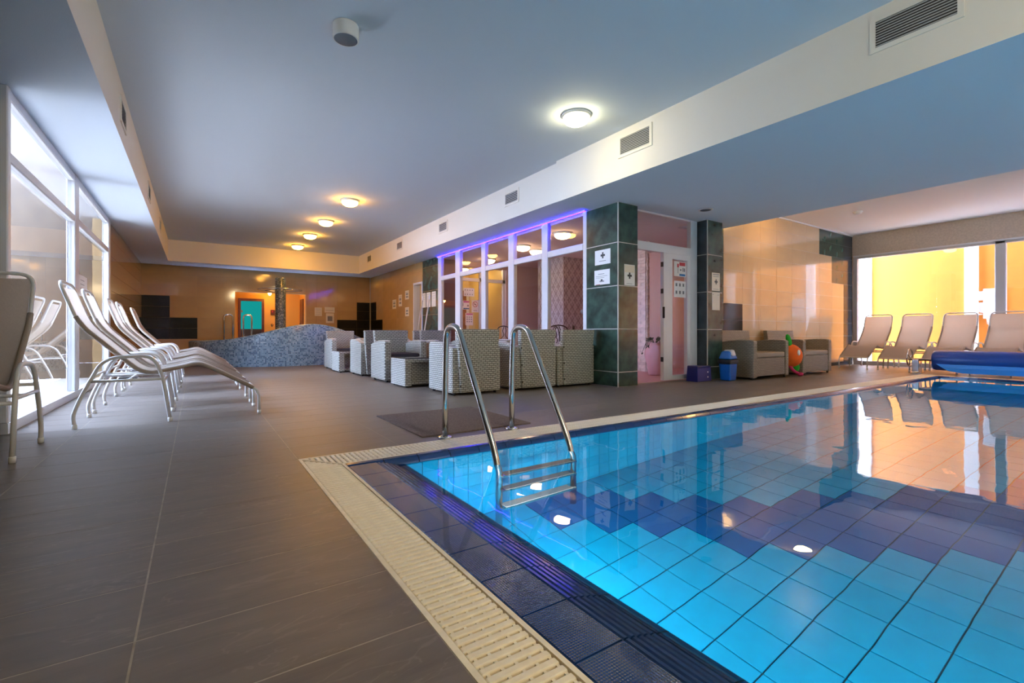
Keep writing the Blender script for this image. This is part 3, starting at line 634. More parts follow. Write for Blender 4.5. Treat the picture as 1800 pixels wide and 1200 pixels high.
# ---------------------------------------------------------------- swimming pool
IX0, IX1, IY1 = 0.98, 10.50, 2.63            # water edge
FX0, FY0, FT, FZ = 1.021, 2.652, 0.2065, -1.13
pool = thing('swimming_pool', 'blue tiled indoor swimming pool with a dark zigzag band', 'swimming pool', (5.5, 0, -1.2))
bm = bmn(); box(bm, 0.69, 10.7, -4.48, 2.72, -1.4, FZ - 0.008)
box(bm, 0.60, FX0 - 0.008, -4.48, 2.8, FZ - 0.008, -0.06); box(bm, IX1 + 0.008, 10.72, -4.48, 2.8, FZ - 0.008, -0.06); box(bm, FX0 - 0.008, IX1 + 0.008, FY0 + 0.008, 2.963, FZ - 0.008, -0.06)
box(bm, FX0 - 0.008, IX1 + 0.008, -4.48, -4.45, FZ - 0.008, -0.02)
obj('basin', bm, 'pool_grout', pool)
fr = {0: (4, 6), 1: (4, 7), 2: (5, 8), 3: (6, 9), 4: (7, 10), 5: (7, 12), 6: (8, 13), 7: (9, 15), 8: (10, 16), 9: (11, 18), 10: (12, 19)}
def pcol(i, j):
    a, b = fr.get(j, (j + 2, j + 9)); return 'pool_navy' if a <= i < b else 'pool_cyan'
cand = []
ni, nj = int((IX1 - FX0) / FT), int((FY0 + 4.45) / FT)
for i in range(ni + 1):
    for j in range(nj):
        x, y = FX0 + (i + 0.5) * FT, FY0 - (j + 0.5) * FT
        p = proj(x * 0.8, y * 0.8, -0.5); vis = p is not None and -200 < p[0] < 2100 and p[1] < 1500
        cand.append((math.hypot(x, y) if vis else 100 + math.hypot(x, y), i, j))
cand.sort(); gp = 0.0035
for d, i, j in cand[:300]:
    piece('pool_tile', (FT - 2 * gp, FT - 2 * gp, 0.008), pcol(i, j), pool, (FX0 + (i + 0.5) * FT, FY0 - (j + 0.5) * FT, FZ - 0.004))
for mt in ('pool_cyan', 'pool_navy'):
    bm = bmn()
    for d, i, j in cand[300:]:
        if pcol(i, j) == mt:
            x, y = FX0 + i * FT, FY0 - j * FT; box(bm, x + gp, min(x + FT - gp, IX1), y - FT + gp, y - gp, FZ - 0.008, FZ)
    o = obj('far_pool_tiles', bm, mt, pool); o['kind'] = 'stuff'
# back wall tiles of the basin
WT, WH = FT / 2, FT
nb = int((IX1 - FX0) / WT)
rows = [(-0.06 - WH * (k + 1), -0.06 - WH * k) for k in range(5)] + [(FZ, -0.06 - 5 * WH)]
k = 0; bm = bmn()
for i in range(nb + 1):
    for (z0, z1) in rows:
        x0, x1 = FX0 + i * WT, min(FX0 + (i + 1) * WT, IX1)
        if k < 290: piece('pool_wall_tile', (x1 - x0 - 0.004, 0.008, z1 - z0 - 0.004), 'pool_cyan', pool, ((x0 + x1) / 2, FY0 + 0.004, (z0 + z1) / 2)); k += 1
        else: box(bm, x0 + 0.002, x1 - 0.002, FY0, FY0 + 0.008, z0 + 0.002, z1 - 0.002)
o = obj('far_pool_wall_tiles', bm, 'pool_cyan', pool); o['kind'] = 'stuff'
bm = bmn()
for yy in [FY0 - WT * (q + 1) for q in range(60)]:
    for (z0, z1) in rows: box(bm, IX1, IX1 + 0.008, yy + 0.002, yy + WT - 0.002, z0 + 0.002, z1 - 0.002)
o = obj('side_wall_tiles', bm, 'pool_cyan', pool); o['kind'] = 'stuff'
bm = bmn()
for yy in [FY0 - WT * (q + 1) for q in range(60)]:
    for (z0, z1) in rows: box(bm, FX0 - 0.008, FX0, yy + 0.002, yy + WT - 0.002, z0 + 0.002, z1 - 0.002)
o = obj('near_wall_tiles', bm, 'pool_cyan', pool); o['kind'] = 'stuff'
# coping tiles, left side: dimpled pad and ridged slope
def coping_profile(x0, xm, x1, nr):
    top = [(x0, -0.02), (x0, -0.003), (x0 + 0.004, 0.0), (xm, 0.0)]
    for k in range(nr):
        a = xm + (x1 - xm - 0.035) * k / nr; w = (x1 - xm - 0.035) / nr; z = -0.034 * ((k + 0.5) / nr) ** 1.3
        top += [(a + 0.15 * w, z - 0.0045), (a + 0.4 * w, z + 0.0005), (a + 0.8 * w, z)]
    top += [(x1 - 0.03, -0.036), (x1 - 0.012, -0.043), (x1, -0.058), (x1, -0.075), (x0, -0.075)]
    return top
cx0 = 0.694
def coping_mesh(length):
    bm = bmn(); prism(bm, [(a - cx0, b) for a, b in coping_profile(cx0, 0.845, FX0, 6)], 'y', 0.0025, length - 0.0025)
    for f in bm.faces: f.material_index = 0 if (f.calc_center_median().x < 0.15 and f.normal.z > 0.5) else 1
    return mesh(bm, 'coping_tile', ['coping_dimple', 'coping_ridge'])
cm = coping_mesh(FT)
y = FY0 - FT
while y > -1.5:
    o = bpy.data.objects.new('coping_tile', cm); C.objects.link(o); o.parent = pool; o.location = Vector((cx0, y, 0)) - pool.location; y -= FT
bm = bmn(); prism(bm, coping_profile(cx0, 0.845, FX0, 6), 'y', -4.45, y + FT); obj('coping_far_run', bm, 'coping_ridge', pool)
# back side coping, narrow
bmk = bmn(); prism(bmk, [(-q + 2.722, b) for q, b in [(0, -0.02), (0, -0.003), (0.004, 0.0), (0.03, -0.002), (0.045, -0.012), (0.052, -0.010), (0.062, -0.025), (0.07, -0.05), (0.07, -0.075), (0, -0.075)]], 'x', 0.0025, FT - 0.0025)
bk = mesh(bmk, 'coping_tile', 'coping_ridge'); x = cx0
while x < IX1:
    o = bpy.data.objects.new('coping_tile', bk); C.objects.link(o); o.parent = pool; o.location = Vector((x, 0, 0)) - pool.location; x += FT
obj('coping_side_run', B(IX1 - 0.02, IX1 + 0.07, -4.45, 2.66, -0.075, 0.0), 'coping_ridge', pool)
wv = bmn(); vs = [wv.verts.new(p) for p in ((0.90, -4.46, -0.03), (IX1 - 0.01, -4.46, -0.03), (IX1 - 0.01, 2.68, -0.03), (0.90, 2.68, -0.03))]; wv.faces.new(vs)
o = obj('pool_water', wv, 'water'); tag(o, 'clear still water filling the swimming pool', 'water', kind='stuff')

def added_pool_lamp(label, c, ax):  # lamps added to give the pool its glow and the ceiling its blue
    t = thing('added_pool_lamp', label, 'lamp', c, 0, 'added underwater lamps in the pool walls')
    for nm, prof, mt_ in (('rim', [(0.0, 0.0), (0.125, 0.0), (0.13, 0.008), (0.115, 0.02), (0.10, 0.02), (0.10, 0.012)], 'steel'), ('lens', [(0.10, 0.012), (0.09, 0.03), (0.05, 0.042), (0, 0.046)], 'pool_light_soft' if ax == 'x' else 'pool_light')):
        bm = lathe(bmn(), prof, (0, 0, 0), 20)
        bmesh.ops.rotate(bm, verts=bm.verts, cent=(0, 0, 0), matrix=Matrix.Rotation(PI / 2, 3, 'Y') if ax == 'x' else Matrix.Rotation(-PI / 2, 3, 'X'))
        obj(nm, bm, mt_, t, False)
for y, w in ((1.75, 'nearest the ladder'), (0.1, 'second from the ladder'), (-1.55, 'third from the ladder'), (-3.2, 'farthest from the ladder')):
    added_pool_lamp('added round underwater lamp in the left pool wall, ' + w, (FX0, y, -0.6), 'x')
for x, w in ((3.4, 'left of the three'), (6.0, 'middle of the three'), (8.6, 'right of the three')):
    added_pool_lamp('added round underwater lamp in the near pool wall, ' + w, (x, -4.45, -0.6), 'y')

# overflow grates
def grate_thing(name, label, loc): return thing(name, label, 'drain grate', loc)
gw0, gw1 = PX0, 0.690
gl = grate_thing('overflow_grate', 'cream plastic overflow grate running along the left pool edge', (0.59, 1.2, 0))
bm = bmn(); box(bm, gw0, gw0 + 0.016, -1.5, PY1, -0.03, 0.001); box(bm, gw1 - 0.014, gw1, -1.5, PY1 - 0.24, -0.03, 0.001)
obj('edge_strip', bm, 'grate_plastic', gl); obj('channel', B(gw0, gw1, -4.45, PY1, -0.058, -0.03), 'grate_dark', gl)
obj('far_run', B(gw0, gw1, -4.45, -1.5, -0.03, 0.0), 'grate_plastic', gl)
bm = bmn()
for q in range(5): xx = gw0 + 0.028 + q * 0.036; box(bm, xx, xx + 0.008, -1.5, PY1 - 0.24, -0.022, -0.0035)
obj('cross_rib', bm, 'grate_plastic', gl)
pit = 0.029; bml = bevel(B(gw0 + 0.018 - 0.59, gw1 - 0.017 - 0.59, -0.0105, 0.0105, -0.02, 0.0), 0.004, 2); blm = mesh(bml, 'grate_bar', 'grate_plastic')
y = PY1 - 0.25
while y > -1.48:
    o = bpy.data.objects.new('grate_bar', blm); C.objects.link(o); o.parent = gl; o.location = Vector((0.59, y, 0)) - gl.location; y -= pit
gb = grate_thing('overflow_grate', 'cream plastic overflow grate along the far pool edge past the ladder', (5.0, 2.85, 0))
bm = bmn(); box(bm, gw0, PX1, PY1 - 0.014, PY1, -0.03, 0.001); box(bm, gw1 - 0.014, PX1, 2.722, 2.736, -0.03, 0.001); obj('edge_strip', bm, 'grate_plastic', gb)
obj('channel', B(gw1, PX1, 2.722, PY1, -0.058, -0.03), 'grate_dark', gb)
for q in range(6):
    xx = gw1 - 0.014 - q * pit; obj('grate_bar', bevel(B(xx - 0.0105, xx + 0.0105, min(2.963 - (xx - 0.489) * 1.209 + 0.02, 2.93), 2.949, -0.02, 0.0), 0.003, 1), 'grate_plastic', gb)
for q in range(7):
    yy = 2.738 + q * pit; xe = 0.489 + (2.963 - yy) * 0.827 - 0.016
    if xe > 0.525: obj('grate_bar', bevel(B(gw0 + 0.018, xe, yy - 0.0105, yy + 0.0105, -0.02, 0.0), 0.003, 1), 'grate_plastic', gb)
obj('mitre_strip', prism(bmn(), [(0.505, 2.94), (0.512, 2.947), (0.692, 2.727), (0.684, 2.721)], 'z', -0.02, 0.0), 'grate_plastic', gb)
bm = bmn()
for q in range(5): yy = 2.746 + q * 0.042; box(bm, gw1, PX1, yy, yy + 0.009, -0.022, -0.0035)
obj('cross_rib', bm, 'grate_plastic', gb)
bmb = bevel(B(-0.0105, 0.0105, -0.108, 0.108, -0.02, 0.0), 0.004, 1); bbm = mesh(bmb, 'grate_bar', 'grate_plastic')
x = gw1 + 0.012; n = 0; bm = bmn()
while x < PX1 - 0.01:
    if n < 290:
        o = bpy.data.objects.new('grate_bar', bbm); C.objects.link(o); o.parent = gb; o.location = Vector((x, 2.8445, 0)) - gb.location
    else: box(bm, x - 0.0095, x + 0.0095, 2.737, 2.952, -0.02, 0)
    x += pit; n += 1
o = obj('far_grate_bars', bm, 'grate_plastic', gb); o['kind'] = 'stuff'
gr = grate_thing('overflow_grate', 'pale overflow grate along the right pool edge below the rolled cover', (10.6, 0, 0))
obj('channel', B(10.57, PX1, -4.45, 2.72, -0.058, -0.03), 'grate_dark', gr); obj('edge_strip', B(PX1 - 0.014, PX1, -4.45, 2.72, -0.03, 0.001), 'grate_plastic', gr)
bm = bmn(); y = 2.70
while y > -2.0: box(bm, 10.575, PX1 - 0.016, y - 0.0095, y + 0.0095, -0.02, 0); y -= pit
o = obj('grate_bar', bm, 'grate_plastic', gr); o['kind'] = 'stuff'

# ---------------------------------------------------------------- pool ladder
lad = thing('pool_ladder', 'stainless steel pool ladder with two curved handrails', 'ladder', (1.72, 2.7, 0))
RA, RB = 1.45, 2.01
def rail(x): return rnd([(x, 3.02, 0.0), (x, 3.02, 0.44), (x, 3.00, 0.775), (x, 2.82, 0.775), (x, 2.31, -0.04), (x, 2.31, -0.95)], 0.16, 8)
for x in (RA, RB):
    obj('handrail', tube(bmn(), rail(x), 0.021, 14), 'steel', lad)
    obj('flange', lathe(bmn(), [(0.0, 0.012), (0.03, 0.014), (0.045, 0.008), (0.058, 0.0), (0, 0)], (x, 3.02, 0.001), 20), 'steel', lad)
for z in (-0.22, -0.46, -0.70):
    tr = obj('tread', bevel(B(RA, RB, 2.27, 2.35, z - 0.012, z + 0.012), 0.004, 1), 'steel', lad)
    obj('tread_pad', B(RA + 0.03, RB - 0.03, 2.28, 2.34, z + 0.012, z + 0.016), 'grey_frame', tr)

# ---------------------------------------------------------------- rubber mat
mt = thing('ribbed_mat', 'brown ribbed foot mat on the deck behind the pool ladder', 'mat', (1.8, 3.6, 0))
obj('mat_base', B(1.31, 2.24, 3.09, 4.10, 0.0005, 0.004), 'mat_brown', mt)
bm = bmn()
for k in range(48): yy = 3.09 + (k + 0.5) * 1.01 / 48; box(bm, 1.31, 2.24, yy - 0.006, yy + 0.006, 0.004, 0.010)
for k in range(16): xx = 1.31 + (k + 0.5) * 0.93 / 16; box(bm, xx - 0.004, xx + 0.004, 3.09, 4.10, 0.002, 0.007)
o = obj('rib', bm, 'mat_brown', mt); o['kind'] = 'stuff'

# ---------------------------------------------------------------- sun loungers
LW = 0.50
PROF = [(-0.865, 1.125), (-0.752, 0.80), (-0.36, 0.395), (-0.10, 0.445), (0.01, 0.478), (0.12, 0.425), (0.43, 0.235)]
def make_lounger(label, loc, rz, group):
    t = thing('sun_lounger', label, 'sun lounger', loc, rz, group)
    base = rnd([(a, 0, b) for a, b in PROF], 0.10, 5)
    near = [(p.x, 0.0, p.z) for p in base]; far = [(p.x, LW, p.z) for p in reversed(base)]
    foot = [(0.475, 0, 0.19), (0.477, 0, 0.02)]
    path = [(foot[1][0], 0, 0.02), (foot[0][0], 0, 0.16), (0.455, 0, 0.215)] + [near[i] for i in range(len(near) - 1, 0, -1)]
    top = rnd([near[1], near[0], (near[0][0], LW, near[0][2]), (near[1][0], LW, near[1][2])], 0.09, 6)
    path = path + [tuple(p) for p in top[1:-1]] + [far[i] for i in range(len(far) - 2 + 1) if i > len(far) - len(near)][0:0]
    path += [(p[0], LW, p[2]) for p in near[1:]] + [(0.455, LW, 0.215), (0.475, LW, 0.16), (0.477, LW, 0.02)]
    obj('frame', tube(bmn(), path, 0.0125, 8), 'lounger_frame', t, False)
    # sling
    bm = bmn(); up = []
    sl = [p for p in base]; d0 = (sl[1] - sl[0]).normalized(); sl[0] = sl[0] + d0 * 0.035
    ny = 7
    for i, p in enumerate(sl):
        tq = (sl[min(i + 1, len(sl) - 1)] - sl[max(i - 1, 0)]).normalized(); nn = Vector((-tq.z, 0, tq.x)) * (-1 if tq.x < 0 else 1)
        u = []
        for k in range(ny):
            v = k / (ny - 1); sag = -0.018 * (1 - (2 * v - 1) ** 2)
            pos = Vector((p.x, 0.012 + (LW - 0.024) * v, p.z)) + nn * (0.004 + sag)
            u.append(bm.verts.new(pos + nn * 0.002))
        up.append(u)
    for i in range(len(sl) - 1):
        for k in range(ny - 1):
            f = bm.faces.new([up[i][k], up[i + 1][k], up[i + 1][k + 1], up[i][k + 1]]); f.smooth = True
    bmesh.ops.recalc_face_normals(bm, faces=bm.faces)
    obj('sling', bm, 'sling', t, False)
    for v in (0.0, LW):   # fabric sleeves over the rails, below the bare top corners
        sp = [Vector((q[0], v, q[2])) for q in near[2:]]; sp[0] = sp[0] * 0.6 + sp[1] * 0.4 if False else sp[0]
        obj('rail_sleeve', tube(bmn(), sp, 0.017, 8), 'sling', t, False)
    for v in (-0.05, LW + 0.05):
        arm = rnd([(-0.767, v, 0.02), (-0.779, v, 0.10), (-0.735, v, 0.235), (-0.60, v, 0.535), (-0.30, v, 0.55), (-0.235, v, 0.40), (-0.18, v, 0.02)], 0.10, 6)
        a = obj('arm_frame', tube(bmn(), arm, 0.0135, 8), 'lounger_frame', t, False)
        obj('side_rail', tube(bmn(), [(-0.69, v, 0.355), (-0.225, v, 0.355)], 0.012, 8), 'lounger_frame', t, False)
        for x in (-0.767, -0.18): obj('foot_cap', lathe(bmn(), [(0, 0.0), (0.016, 0.0), (0.017, 0.03), (0.0155, 0.035), (0, 0.035)], (x, v, 0.001), 10), 'white_cap', t, False)
    for v in (0.0, LW): obj('foot_cap', lathe(bmn(), [(0, 0), (0.015, 0), (0.0155, 0.03), (0, 0.032)], (0.477, v, 0.001), 10), 'white_cap', t, False)
    for (x, z) in ((-0.66, 0.40), (-0.225, 0.33), (-0.45, 0.352)): obj('cross_bar', tube(bmn(), [(x, -0.05, z), (x, LW + 0.05, z)], 0.011, 8), 'lounger_frame', t, False)
    obj('foot_bar', tube(bmn(), [(0.44, 0, 0.228), (0.44, LW, 0.228)], 0.0125, 8), 'lounger_frame', t, False)
    obj('support_strap', B(-0.53, -0.41, 0.14, LW - 0.14, 0.352, 0.36), 'black_plastic', t, False)
    return t
GL = 'loungers along the left window'
l0 = make_lounger('taupe sling lounger in the left window row, front one seen in full side view', (0, 4.87, 0), 0, GL)
for y, w in ((5.72, 'second of the left window row, right behind the front one'), (7.10, 'third of the left window row, after the gap'), (7.90, 'fourth of the left window row'), (9.55, 'last of the left window row, by the tiled wall')):
    copytree(l0, (0, y, 0), 0, 'taupe sling lounger, ' + w, GL)
copytree(l0, (-0.91 - LW, 3.59, 0), -PI / 2, 'taupe lounger cut off by the left picture edge, backrest facing the viewer', 'lounger at the left edge')
for y, w in ((4.22, 'leftmost of the four, beside the tiled wall'), (3.54, 'second from the tiled wall, behind the cover handwheel'), (2.87, 'third from the tiled wall, half behind the blue roll'), (2.20, 'rightmost of the four, behind the blue roll')):
    copytree(l0, (11.70, y + LW / 2, 0), PI, 'lounger before the yellow window, ' + w, 'loungers before the big right window')

# ---------------------------------------------------------------- wicker seats
def wicker_seat(label, loc, rz, w, mat, cush, group, cat='armchair', name='wicker_armchair'):
    """front faces -Y locally, origin at the middle of the footprint"""
    t = thing(name, label, cat, loc, rz, group); D = 0.68; hw = w / 2
    for s in (-1, 1):
        x0, x1 = (-hw, -hw + 0.10) if s < 0 else (hw - 0.10, hw)
        poly = [(-D / 2, 0.03), (D / 2 - 0.02, 0.03), (D / 2 - 0.02, 0.555), (0.12, 0.60), (-0.10, 0.622), (-D / 2 + 0.05, 0.618), (-D / 2, 0.60)]
        a = obj('arm', bevel(prism(bmn(), poly, 'x', x0, x1), 0.010, 1), mat, t, False)
    # backrest flares outwards and leans back
    bm = bmn(); z0, z1 = 0.03, 0.775
    q = [(-hw + 0.10, D / 2 - 0.11, z0), (hw - 0.10, D / 2 - 0.11, z0), (hw - 0.10, D / 2, z0), (-hw + 0.10, D / 2, z0),
         (-hw + 0.045, D / 2 - 0.03, z1), (hw - 0.045, D / 2 - 0.03, z1), (hw - 0.045, D / 2 + 0.045, z1), (-hw + 0.045, D / 2 + 0.045, z1)]
    v = [bm.verts.new(p) for p in q]
    for f in ((0, 3, 2, 1), (4, 5, 6, 7), (0, 1, 5, 4), (1, 2, 6, 5), (2, 3, 7, 6), (3, 0, 4, 7)): bm.faces.new([v[i] for i in f])
    obj('backrest', bevel(bm, 0.010, 1), mat, t, False)
    obj('seat_base', bevel(B(-hw + 0.10, hw - 0.10, -D / 2 + 0.015, D / 2 - 0.10, 0.05, 0.335), 0.008, 1), mat, t, False)
    obj('cushion', bevel(B(-hw + 0.105, hw - 0.105, -D / 2 + 0.01, D / 2 - 0.11, 0.338, 0.42), 0.022, 3), cush, t, False)
    for x in (-hw + 0.05, hw - 0.05):
        for y in (-D / 2 + 0.05, D / 2 - 0.07): obj('foot', lathe(bmn(), [(0, 0), (0.018, 0), (0.02, 0.03), (0, 0.03)], (x, y, 0), 8), 'black_plastic', t, False)
    return t
GA = 'wicker armchairs before the lounge front'
c0 = wicker_seat('grey wicker armchair seen from behind, left of the three nearest, behind the ladder', (2.79, 5.26, 0), PI, 0.66, 'wicker', 'cushion_dark', GA)
for x, y, rz, lb in ((3.66, 5.25, PI, 'grey wicker armchair seen from behind, middle of the three nearest'), (4.35, 5.25, PI, 'grey wicker armchair seen from behind, beside the dark pillar'),
        (2.63, 7.16, 0, 'grey wicker armchair facing the viewer behind the nearer low wicker table'), (3.42, 7.16, 0, 'violet lit wicker armchair facing the viewer, second from the deck aisle'), (4.2, 7.16, 0, 'wicker armchair facing the viewer close to the glass front'),
        (2.63, 8.36, PI, 'grey wicker armchair seen from behind just before the farther low table'), (3.5, 8.36, PI, 'wicker armchair seen from behind, near the glass and the farther table'),
        (2.55, 10.08, 0, 'farthest wicker armchair on the aisle, facing the viewer before the whirlpool'), (3.5, 10.08, 0, 'farthest violet lit wicker armchair facing the viewer by the glass front')):
    copytree(c0, (x, y, 0), rz, lb, GA)
def wicker_table(label, loc, w, d):
    t = thing('wicker_table', label, 'table', loc, 0, 'low wicker tables'); h = 0.385
    for x0, x1 in ((-w / 2, -w / 2 + 0.10), (w / 2 - 0.10, w / 2)): obj('side_panel', bevel(B(x0, x1, -d / 2, d / 2, 0.02, h), 0.008, 1), 'wicker', t, False)
    obj('recessed_panel', B(-w / 2 + 0.10, w / 2 - 0.10, -d / 2 + 0.10, d / 2 - 0.10, 0.08, h - 0.02), 'wicker', t, False)
    obj('lower_shelf', B(-w / 2 + 0.10, w / 2 - 0.10, -d / 2 + 0.01, d / 2 - 0.01, 0.04, 0.08), 'wicker', t, False)
    obj('table_frame', bevel(B(-w / 2 + 0.09, w / 2 - 0.09, -d / 2, d / 2, h - 0.045, h - 0.004), 0.006, 1), 'wicker', t, False)
    obj('glass_top', bevel(B(-w / 2 + 0.01, w / 2 - 0.01, -d / 2 + 0.01, d / 2 - 0.01, h, h + 0.008), 0.003, 1), 'table_glass', t, False)
    for x in (-w / 2 + 0.04, w / 2 - 0.04):
        for y in (-d / 2 + 0.04, d / 2 - 0.04): obj('foot', lathe(bmn(), [(0, 0), (0.015, 0), (0.017, 0.02), (0, 0.02)], (x, y, 0), 8), 'black_plastic', t, False)
    return t
wicker_table('low grey wicker table with glass top between the nearer armchairs', (2.74, 6.26, 0), 0.90, 0.54)
wicker_table('low grey wicker table with glass top between the farther armchairs', (2.63, 9.28, 0), 0.90, 0.56)
for x, lb in ((7.68, 'tan wicker loveseat beside the blue bin'), (9.23, 'tan wicker loveseat right of the orange plush toy')):
    wicker_seat(lb, (x, 4.35, 0), 0, 1.06, 'wicker_tan', 'cushion_tan', 'wicker loveseats at the tiled wall', 'loveseat', 'wicker_loveseat')

# ---------------------------------------------------------------- blue bin, box, plush toy
b = thing('swing_bin', 'blue swing lid bin with black band beside the tiled pillar', 'bin', (6.80, 4.22, 0))
bm = bmn(); w0, w1 = 0.125, 0.155
def frust(bm, cx, cy, a0, a1, z0, z1, b0=None, b1=None):
    b0 = b0 or a0; b1 = b1 or a1
    v = [bm.verts.new(p) for p in ((cx - a0, cy - b0, z0), (cx + a0, cy - b0, z0), (cx + a0, cy + b0, z0), (cx - a0, cy + b0, z0), (cx - a1, cy - b1, z1), (cx + a1, cy - b1, z1), (cx + a1, cy + b1, z1), (cx - a1, cy + b1, z1))]
    for f in ((0, 3, 2, 1), (4, 5, 6, 7), (0, 1, 5, 4), (1, 2, 6, 5), (2, 3, 7, 6), (3, 0, 4, 7)): bm.faces.new([v[i] for i in f])
    return bm
obj('bin_body', bevel(frust(bmn(), 6.80, 4.22, 0.085, 0.098, 0.002, 0.26), 0.02, 3), 'blue_plastic', b)
obj('black_band', bevel(frust(bmn(), 6.80, 4.22, 0.106, 0.112, 0.255, 0.325), 0.02, 3), 'black_plastic', b)
obj('lid', bevel(frust(bmn(), 6.80, 4.22, 0.108, 0.07, 0.325, 0.455), 0.03, 3), 'lid_blue', b)
obj('flap', bevel(frust(bmn(), 6.80, 4.20, 0.055, 0.045, 0.38, 0.475, 0.09, 0.06), 0.02, 3), 'flap_grey', b)
bx = thing('storage_box', 'dark blue box with white buttons on the floor by the door', 'box', (6.36, 4.42, 0))
obj('box_body', bevel(frust(bmn(), 6.36, 4.42, 0.175, 0.165, 0.001, 0.21, 0.10, 0.09), 0.008, 2), 'bag_blue', bx)
obj('flap_lid', bevel(frust(bmn(), 6.36, 4.42, 0.17, 0.16, 0.21, 0.235, 0.095, 0.085), 0.006, 1), 'bag_blue', bx)
for z in (0.065, 0.14): obj('button', ball(bmn(), (6.44, 4.323, z), 0.014, 0.006, 0.014, 10, 6), 'paper', bx)
pt = thing('plush_toy', 'round orange plush fruit toy with green leaves between the loveseats', 'plush toy', (8.44, 4.10, 0))
obj('body', ball(bmn(), (8.44, 4.10, 0.34), 0.20, 0.18, 0.20, 24, 16), 'plush_orange', pt)
for (c, r, e) in (((8.35, 4.08, 0.60), (0.06, 0.035, 0.125), (0.0, -0.55, 0)), ((8.60, 4.02, 0.37), (0.045, 0.03, 0.07), (0, -0.3, 0)), ((8.49, 4.04, 0.145), (0.08, 0.06, 0.085), (0, 0.3, 0))):
    bm = ball(bmn(), (0, 0, 0), *r, 14, 10); bmesh.ops.rotate(bm, verts=bm.verts, cent=(0, 0, 0), matrix=Matrix.Rotation(e[1], 3, 'Y')); bmesh.ops.translate(bm, verts=bm.verts, vec=c)
    obj('leaf', bm, 'plush_green', pt)
obj('eye_patch', ball(bmn(), (8.385, 3.935, 0.40), 0.035, 0.02, 0.05, 12, 8), 'paper', pt)
obj('leg', tube(bmn(), rnd([(8.36, 4.08, 0.2), (8.38, 4.02, 0.09), (8.45, 3.96, 0.04)], 0.05), 0.025, 10), 'plush_pink', pt)
obj('shoe', ball(bmn(), (8.46, 3.95, 0.036), 0.05, 0.05, 0.034, 12, 8), 'plush_pink', pt)

# ---------------------------------------------------------------- pool cover roller
rc = thing('pool_cover_roller', 'rolled dark blue pool cover on a steel roller beside the pool', 'pool cover', (10.98, 1.0, 0))
XR, ZR = 11.0, 0.245
bm = bmn(); R0 = 0.178
seg = [( -2.6, R0), (2.70, R0), (2.84, R0 * 0.985), (2.87, R0 * 0.93), (2.872, 0.03)]
n = 28; rings = []
for yy, r in [(-2.6, 0.03)] + seg:
    rings.append([bm.verts.new((XR + r * (1 + 0.03 * math.sin(3 * a_)) * math.cos(a_), yy, ZR + r * math.sin(a_))) for a_ in [2 * PI * k / n for k in range(n)]])
for a_, b_ in zip(rings, rings[1:]):
    for k in range(n): f = bm.faces.new((a_[k], b_[k], b_[(k + 1) % n], a_[(k + 1) % n])); f.smooth = True
bm.faces.new(rings[0]); bm.faces.new(list(reversed(rings[-1]))); bmesh.ops.recalc_face_normals(bm, faces=bm.faces)
obj('cover_roll', bm, 'cover_blue', rc)
bm = bmn()
pr_ = [(XR - 0.168, ZR - 0.06), (XR - 0.172, ZR - 0.12), (XR - 0.19, ZR - 0.17), (XR - 0.20, 0.045)]
v1 = [bm.verts.new((a, 2.45 if i == 3 else 2.80 - i * 0.08, z)) for i, (a, z) in enumerate(pr_)]; v2 = [bm.verts.new((a, -2.6, z)) for a, z in pr_]
v3 = [bm.verts.new((v.co.x - 0.004, v.co.y, v.co.z)) for v in v1]; v4 = [bm.verts.new((v.co.x - 0.004, v.co.y, v.co.z)) for v in v2]
for i in range(3): bm.faces.new((v1[i], v1[i + 1], v2[i + 1], v2[i])); bm.faces.new((v3[i], v4[i], v4[i + 1], v3[i + 1])); bm.faces.new((v1[i], v3[i], v3[i + 1], v1[i + 1]))
bm.faces.new((v1[3], v3[3], v4[3], v2[3])); bm.faces.new((v1[0], v2[0], v4[0], v3[0]))
obj('cover_tail', bm, 'cover_light', rc)
for yy in (3.12, -2.85):
    post = obj('stand_post', bevel(B(XR - 0.07, XR + 0.07, yy - 0.05, yy + 0.05, 0.012, 0.25), 0.01, 2), 'steel', rc)
    obj('base_plate', B(XR - 0.11, XR + 0.11, yy - 0.09, yy + 0.09, 0.001, 0.012), 'steel', rc)
obj('axle', tube(bmn(), [(XR, -2.9, ZR), (XR, 3.24, ZR)], 0.022, 10), 'steel', rc)
ring = [(XR + 0.155 * math.cos(q * PI / 16), 3.22, ZR + 0.03 + 0.155 * math.sin(q * PI / 16)) for q in range(33)]
hw_ = obj('handwheel', tube(bmn(), ring, 0.012, 8, False), 'steel', rc)
for q in range(3):
    an = q * 2 * PI / 3 + 0.5; obj('spoke', tube(bmn(), [(XR, 3.22, ZR + 0.03), (XR + 0.155 * math.cos(an), 3.22, ZR + 0.03 + 0.155 * math.sin(an))], 0.008, 6), 'steel', hw_)

# ---------------------------------------------------------------- whirlpool
TC, TR = (1.85, 13.35), 2.0
wt = thing('whirlpool', 'round whirlpool tub with humped blue mosaic wall', 'whirlpool', (TC[0], TC[1], 0))
def hgt(a):   # a measured from the camera side, positive to the right
    return 0.55 + 0.385 * math.exp(-((a - 0.18) / 0.62) ** 2) if abs(a) < PI else 0.55
bm = bmn(); uvl = bm.loops.layers.uv.new('UVMap'); n = 120; ring = []
for k in range(n + 1):
    a = -PI + 2 * PI * k / n; h = hgt(a); col = []
    for r, z in ((TR, 0.0), (TR, h * 0.5), (TR, h - 0.03), (TR - 0.02, h - 0.006), (TR - 0.06, h), (TR - 0.16, h), (TR - 0.2, h - 0.02), (TR - 0.22, h - 0.06), (TR - 0.22, 0.42)):
        col.append((bm.verts.new((TC[0] + r * math.sin(a), TC[1] - r * math.cos(a), z)), a * TR, z + (TR - r)))
    ring.append(col)
